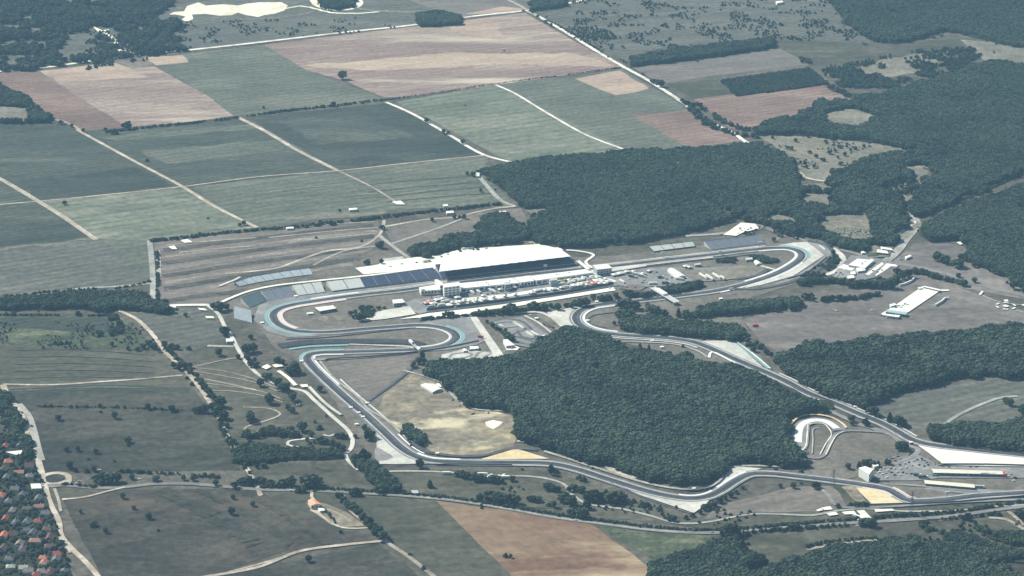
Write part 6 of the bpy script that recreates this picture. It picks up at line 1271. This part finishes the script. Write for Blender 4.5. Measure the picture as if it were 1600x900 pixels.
lorries('from the left beside the canopies', [(1476, 743, 0, 'white', 9), (1540, 745, 0, 'dark', 12), (1530, 763, 0, 'grey', 12), (1433, 745, -10, 'green', 9), (1442, 748, 0, 'dark', 9), (1550, 745, 0, 'grey', 9)], 'lorries by the canopies')
lorries('from the left near the lay-by', [(1339, 809, -40, 'white', 9), (1347, 819, -35, 'white', 8), (60, 762, 0, 'white', 10)], 'lorries at the lay-by')
place('lorry', 'red', lambda: lorry_proto(m_red, 9, m_red), 751, 529, 150, 'red recovery lorry on the run-off of the right bend', 'lorry', 'red service lorries')
place('lorry', 'red', None, 1180, 510.5, 20, 'red recovery lorry on the dry meadow near the pale patch', 'lorry', 'red service lorries')
place('lorry', 'red', None, 997, 494.5, 20, 'red recovery lorry among trees inside the hairpin', 'lorry', 'red service lorries')
def tents(where, pts, group):
    for j, t in enumerate(sorted(pts, key=lambda t: t[0])):
        place('tent', (t[2], t[3]), lambda: marquee_proto({'white': m_roofw, 'yellow': m_roofy, 'orange': m_roofo, 'pink': m_roofp}[t[2]], t[3], t[3]*.7), t[0], t[1], AD+2, f"{'large' if t[3] > 11 else 'small'} {t[2]} marquee, {nth(j, len(pts))} {where}", 'marquee', group)
tents('from the left in the paddock', [(667, 477, 'pink', 10), (672, 474, 'orange', 10), (684, 472, 'white', 12), (677, 477.5, 'white', 12), (693, 470, 'white', 8), (715, 468.5, 'white', 10), (726, 473, 'white', 8), (756, 465.5, 'white', 8), (773, 452.5, 'white', 16), (786, 450.5, 'white', 16),
      (782, 456, 'white', 8), (794, 455, 'white', 10), (815, 447, 'white', 16), (824, 446.5, 'white', 12), (855, 443, 'white', 16), (862, 447, 'white', 8), (874, 441, 'yellow', 16), (884, 440, 'yellow', 12), (890, 441, 'white', 8), (898, 449, 'white', 12), (905, 436, 'white', 16), (915, 434, 'white', 16), (925, 434, 'white', 16),
      (934, 436.5, 'white', 10), (911, 446, 'white', 10), (920, 444, 'pink', 10), (928, 446, 'orange', 12), (934, 441.5, 'white', 16), (942, 443, 'white', 10), (951, 443, 'white', 12), (947, 439, 'white', 8), (839, 457, 'white', 12), (802, 453, 'white', 10)], 'marquees in the paddock')
tents('from the left beyond the control block', [(961, 432.5, 'white', 12), (970, 430.5, 'white', 12), (980, 428, 'white', 10), (1005, 431, 'white', 8), (990, 426.5, 'white', 8), (1072, 419.5, 'white', 10), (1078, 421, 'white', 8), (1015, 427, 'white', 8)], 'marquees on the infield')
# light aircraft / helicopter on the meadow
p = at(1307, 487); r = empty('helicopter', p, R(-35), 'small pale helicopter on the dry meadow left of the hangar', 'helicopter'); m = MB()
for x0, x1, a, b in ((-2.2, -1.2, .5, 1.1), (-1.2, .8, 1.1, 1.1), (.8, 2.4, 1.1, .4)): m.bar((x0, 0, 1.7), (x1, 0, 1.6), a, k=8, r2=b)
m.build('fuselage', m_roofy, r); m = MB(); m.bar((-2, 0, 1.9), (-7.5, 0, 2.3), .3, k=6, r2=.12); m.build('tail_boom', m_wallw, r)
for k in range(3): m = MB(); a = k*2.09; m.bar((0, 0, 3.2), (math.cos(a)*5, math.sin(a)*5, 3.15), .14); m.build('rotor_blade', m_steeld, r)
for s in (-1, 1): m = MB(); m.bar((-1.6, s, .12), (1.8, s, .12), .09); m.bar((-.8, s, .12), (-.6, s*.6, 1.0), .07); m.bar((.9, s, .12), (.7, s*.6, 1.0), .07); m.build('skid', m_steeld, r)
m = MB(); m.bar((0, 0, 2.6), (0, 0, 3.3), .15); m.build('mast', m_steeld, r)

# ------------------------------------------------------------------ VILLAGE
tiles = {'orange': flat('tile_orange', (.46, .17, .09), .8, .15, .18, .6), 'red': flat('tile_red', (.28, .09, .06), .8, .15, .18, .6), 'salmon': flat('tile_salmon', (.38, .20, .14), .8, .15, .15, .6), 'maroon': flat('tile_maroon', (.13, .065, .06), .8, .15, .18, .6),
         'brown': flat('tile_brown', (.13, .10, .08), .8, .15, .18, .6), 'grey': flat('tile_grey', (.13, .135, .14), .8, .15, .15, .6), 'beige': flat('tile_beige', (.22, .195, .16), .8, .15, .12, .6), 'cream': flat('tile_cream', (.42, .40, .32), .8, .15, .1, .6)}
def house(px, py, col, w_, d_, h, deg, label, hip=True, wm=m_wallc):
    p = at(px, py); r = empty('house', p, R(deg), label, 'house', 'village houses among garden trees'); a, b = w_/2, d_/2; m = MB(); m.box(-a, a, -b, b, 0, h); m.build('wall', wm, r)
    o = .5; rh = d_*.36; m = MB(); rx = a-b*.8 if hip else a+o
    m.add([(-a-o, -b-o, h-.1), (a+o, -b-o, h-.1), (a+o, b+o, h-.1), (-a-o, b+o, h-.1), (-rx, 0, h+rh), (rx, 0, h+rh)], [(0, 1, 5, 4), (1, 2, 5), (2, 3, 4, 5), (3, 0, 4), (3, 2, 1, 0)]); ro = m.build('roof', tiles[col], r)
    m = MB(); m.box(a*.3, a*.3+.7, .5, 1.1, h+.6, h+rh+.9); m.build('chimney', m_wallw, ro)
    for k in range(3):
        x = -a+(k+.5)*w_/3
        if k == 1: m = MB(); m.box(x-.5, x+.5, -b-.06, -b+.05, .05, 2.1); m.build('door', m_walld, r); continue
        m = MB(); m.box(x-.7, x+.7, -b-.05, -b+.05, 1, 2.3); m.build('window', m_glass, r)
    for y in (-.25, .25): m = MB(); m.box(a-.05, a+.05, y*d_-.5, y*d_+.5, 1, 2.3); m.build('window', m_glass, r)
    return r
HS = [(9, 700, 'red', 'topmost on the left edge'), (32, 699, 'grey', 'topmost of the village, right of a red roof'), (13, 724, 'orange', 'under the long white shed'), (46, 732, 'maroon', 'close to the road above the roundabout'), (30, 742, 'salmon', 'left of the roundabout road'), (47, 748, 'beige', 'beside the road just left of the roundabout'),
      (10, 750, 'grey', 'between the salmon roof and the left edge'), (3, 779, 'orange', 'bright one on the left edge'), (14, 786, 'grey', 'under the bright orange roof'), (36, 776, 'grey', 'behind the white cube house'), (60, 783, 'grey', 'directly below the white cube house'), (61, 796, 'salmon', 'close to the forked dirt road'),
      (43, 798, 'brown', 'left of the salmon roof by the fork'), (20, 801, 'beige', 'left middle of the village'), (9, 813, 'red', 'left edge with a white porch'), (25, 820, 'grey', 'long low one in the middle row'), (43, 819, 'grey', 'left of the long red roof'), (60, 819, 'red', 'long one by the dark garden trees'),
      (72, 805, 'grey', 'small one right of the salmon roof'), (41, 831, 'grey', 'small one in the garden trees'), (20, 838, 'maroon', 'left with a pale wall'), (56, 850, 'salmon', 'wide one in the lower village'), (78, 845, 'maroon', 'pinkish one near the bend of the road'), (79, 858, 'brown', 'lower one near the bend of the road'),
      (31, 855, 'beige', 'long low one in the lower left'), (36, 862, 'brown', 'small one under the long low beige roof'), (89, 869, 'red', 'right end of the village'), (88, 879, 'grey', 'below the red roof at the right end'), (69, 884, 'salmon', 'two-winged one near the bottom'), (68, 876, 'orange', 'second wing near the bottom'),
      (15, 878, 'grey', 'dark garden at lower left'), (37, 891, 'cream', 'narrow one at the bottom'), (17, 890, 'cream', 'long white-fronted one at the bottom left'), (57, 901, 'red', 'cut by the bottom edge'), (79, 899, 'maroon', 'at the bottom right of the village'), (101, 896, 'grey', 'pale one at the end of the white lane'), (66, 897, 'beige', 'between two red roofs at the bottom'),
      (45, 897, 'beige', 'small one at the bottom between gardens'), (5, 862, 'brown', 'left edge of the lower village'), (51, 836, 'grey', 'narrow slanting one in the middle'), (5, 738, 'brown', 'left edge beside the pale grey roof'), (24, 768, 'grey', 'along the village street'), (74, 830, 'brown', 'hidden in dark trees near the road'), (6, 842, 'orange', 'left edge middle')]
hr = random.Random(4)
for x, y, c, l in HS: house(x, y, c, hr.uniform(10, 15), hr.uniform(7.5, 9.5), hr.uniform(3.2, 5.5), hr.choice([0, 90, 8, -8, 80])+hr.uniform(-5, 5), f"{c}-roofed house, {l}", hr.random() < .6, hr.choice([m_wallc, m_wallw]))
hall('village_hall', 'long flat white shed at the top of the village', 'shed', [(9, 706), (38, 703), (41, 708.5), (25, 710)], 5, win=5)
hall('village_hall', 'white cube house with flat roof south of the roundabout', 'house', [(48, 756), (62, 755.5), (65, 762.5), (50, 763)], 6, win=3, floors=2)
VB = [(-120, 690), (30, 676), (48, 700), (58, 738), (66, 765), (78, 800), (90, 828), (100, 870), (112, 900), (130, 1000), (-120, 1000)]
hp = [[(x-8, y-5), (x+9, y-5), (x+9, y+3.5), (x-8, y+3.5)] for x, y, c, l in HS]+[[(5, 704), (46, 700), (48, 712), (5, 714)], [(44, 756), (70, 756), (70, 768), (44, 770)]]
poly('village_ground', VB, g_drk_past) if False else None
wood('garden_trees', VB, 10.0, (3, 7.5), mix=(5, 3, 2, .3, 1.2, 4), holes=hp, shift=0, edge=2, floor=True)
for a, b in (((-20, 757), (60, 756)), ((68, 765), (90, 840)), ((20, 700), (62, 880)), ((-10, 830), (80, 822))):
    pass
print('OBJECTS', len(bpy.data.objects))

tents('from the left on the pale strip above the wall', [(708, 476, 'white', 8), (720, 475, 'white', 10), (734, 474, 'white', 8), (745, 473, 'white', 8), (758, 471, 'white', 10), (772, 468, 'white', 6), (790, 466, 'white', 6), (806, 464, 'white', 6), (832, 461, 'white', 10), (852, 456.5, 'white', 8), (866, 455, 'white', 10), (878, 453, 'white', 8), (905, 449, 'white', 10), (918, 448.5, 'white', 8), (938, 446, 'white', 10), (946, 446.5, 'white', 8)], 'marquees on the strip above the wall')
tents('from the left behind the white pit roofs', [(741, 452, 'white', 10), (766, 450, 'white', 10), (806, 444, 'white', 8), (848, 438, 'white', 8), (880, 437, 'white', 10), (892, 436, 'white', 12), (900, 434, 'white', 8), (912, 437.5, 'white', 10), (918, 431, 'white', 10)], 'marquees behind the pit roofs')
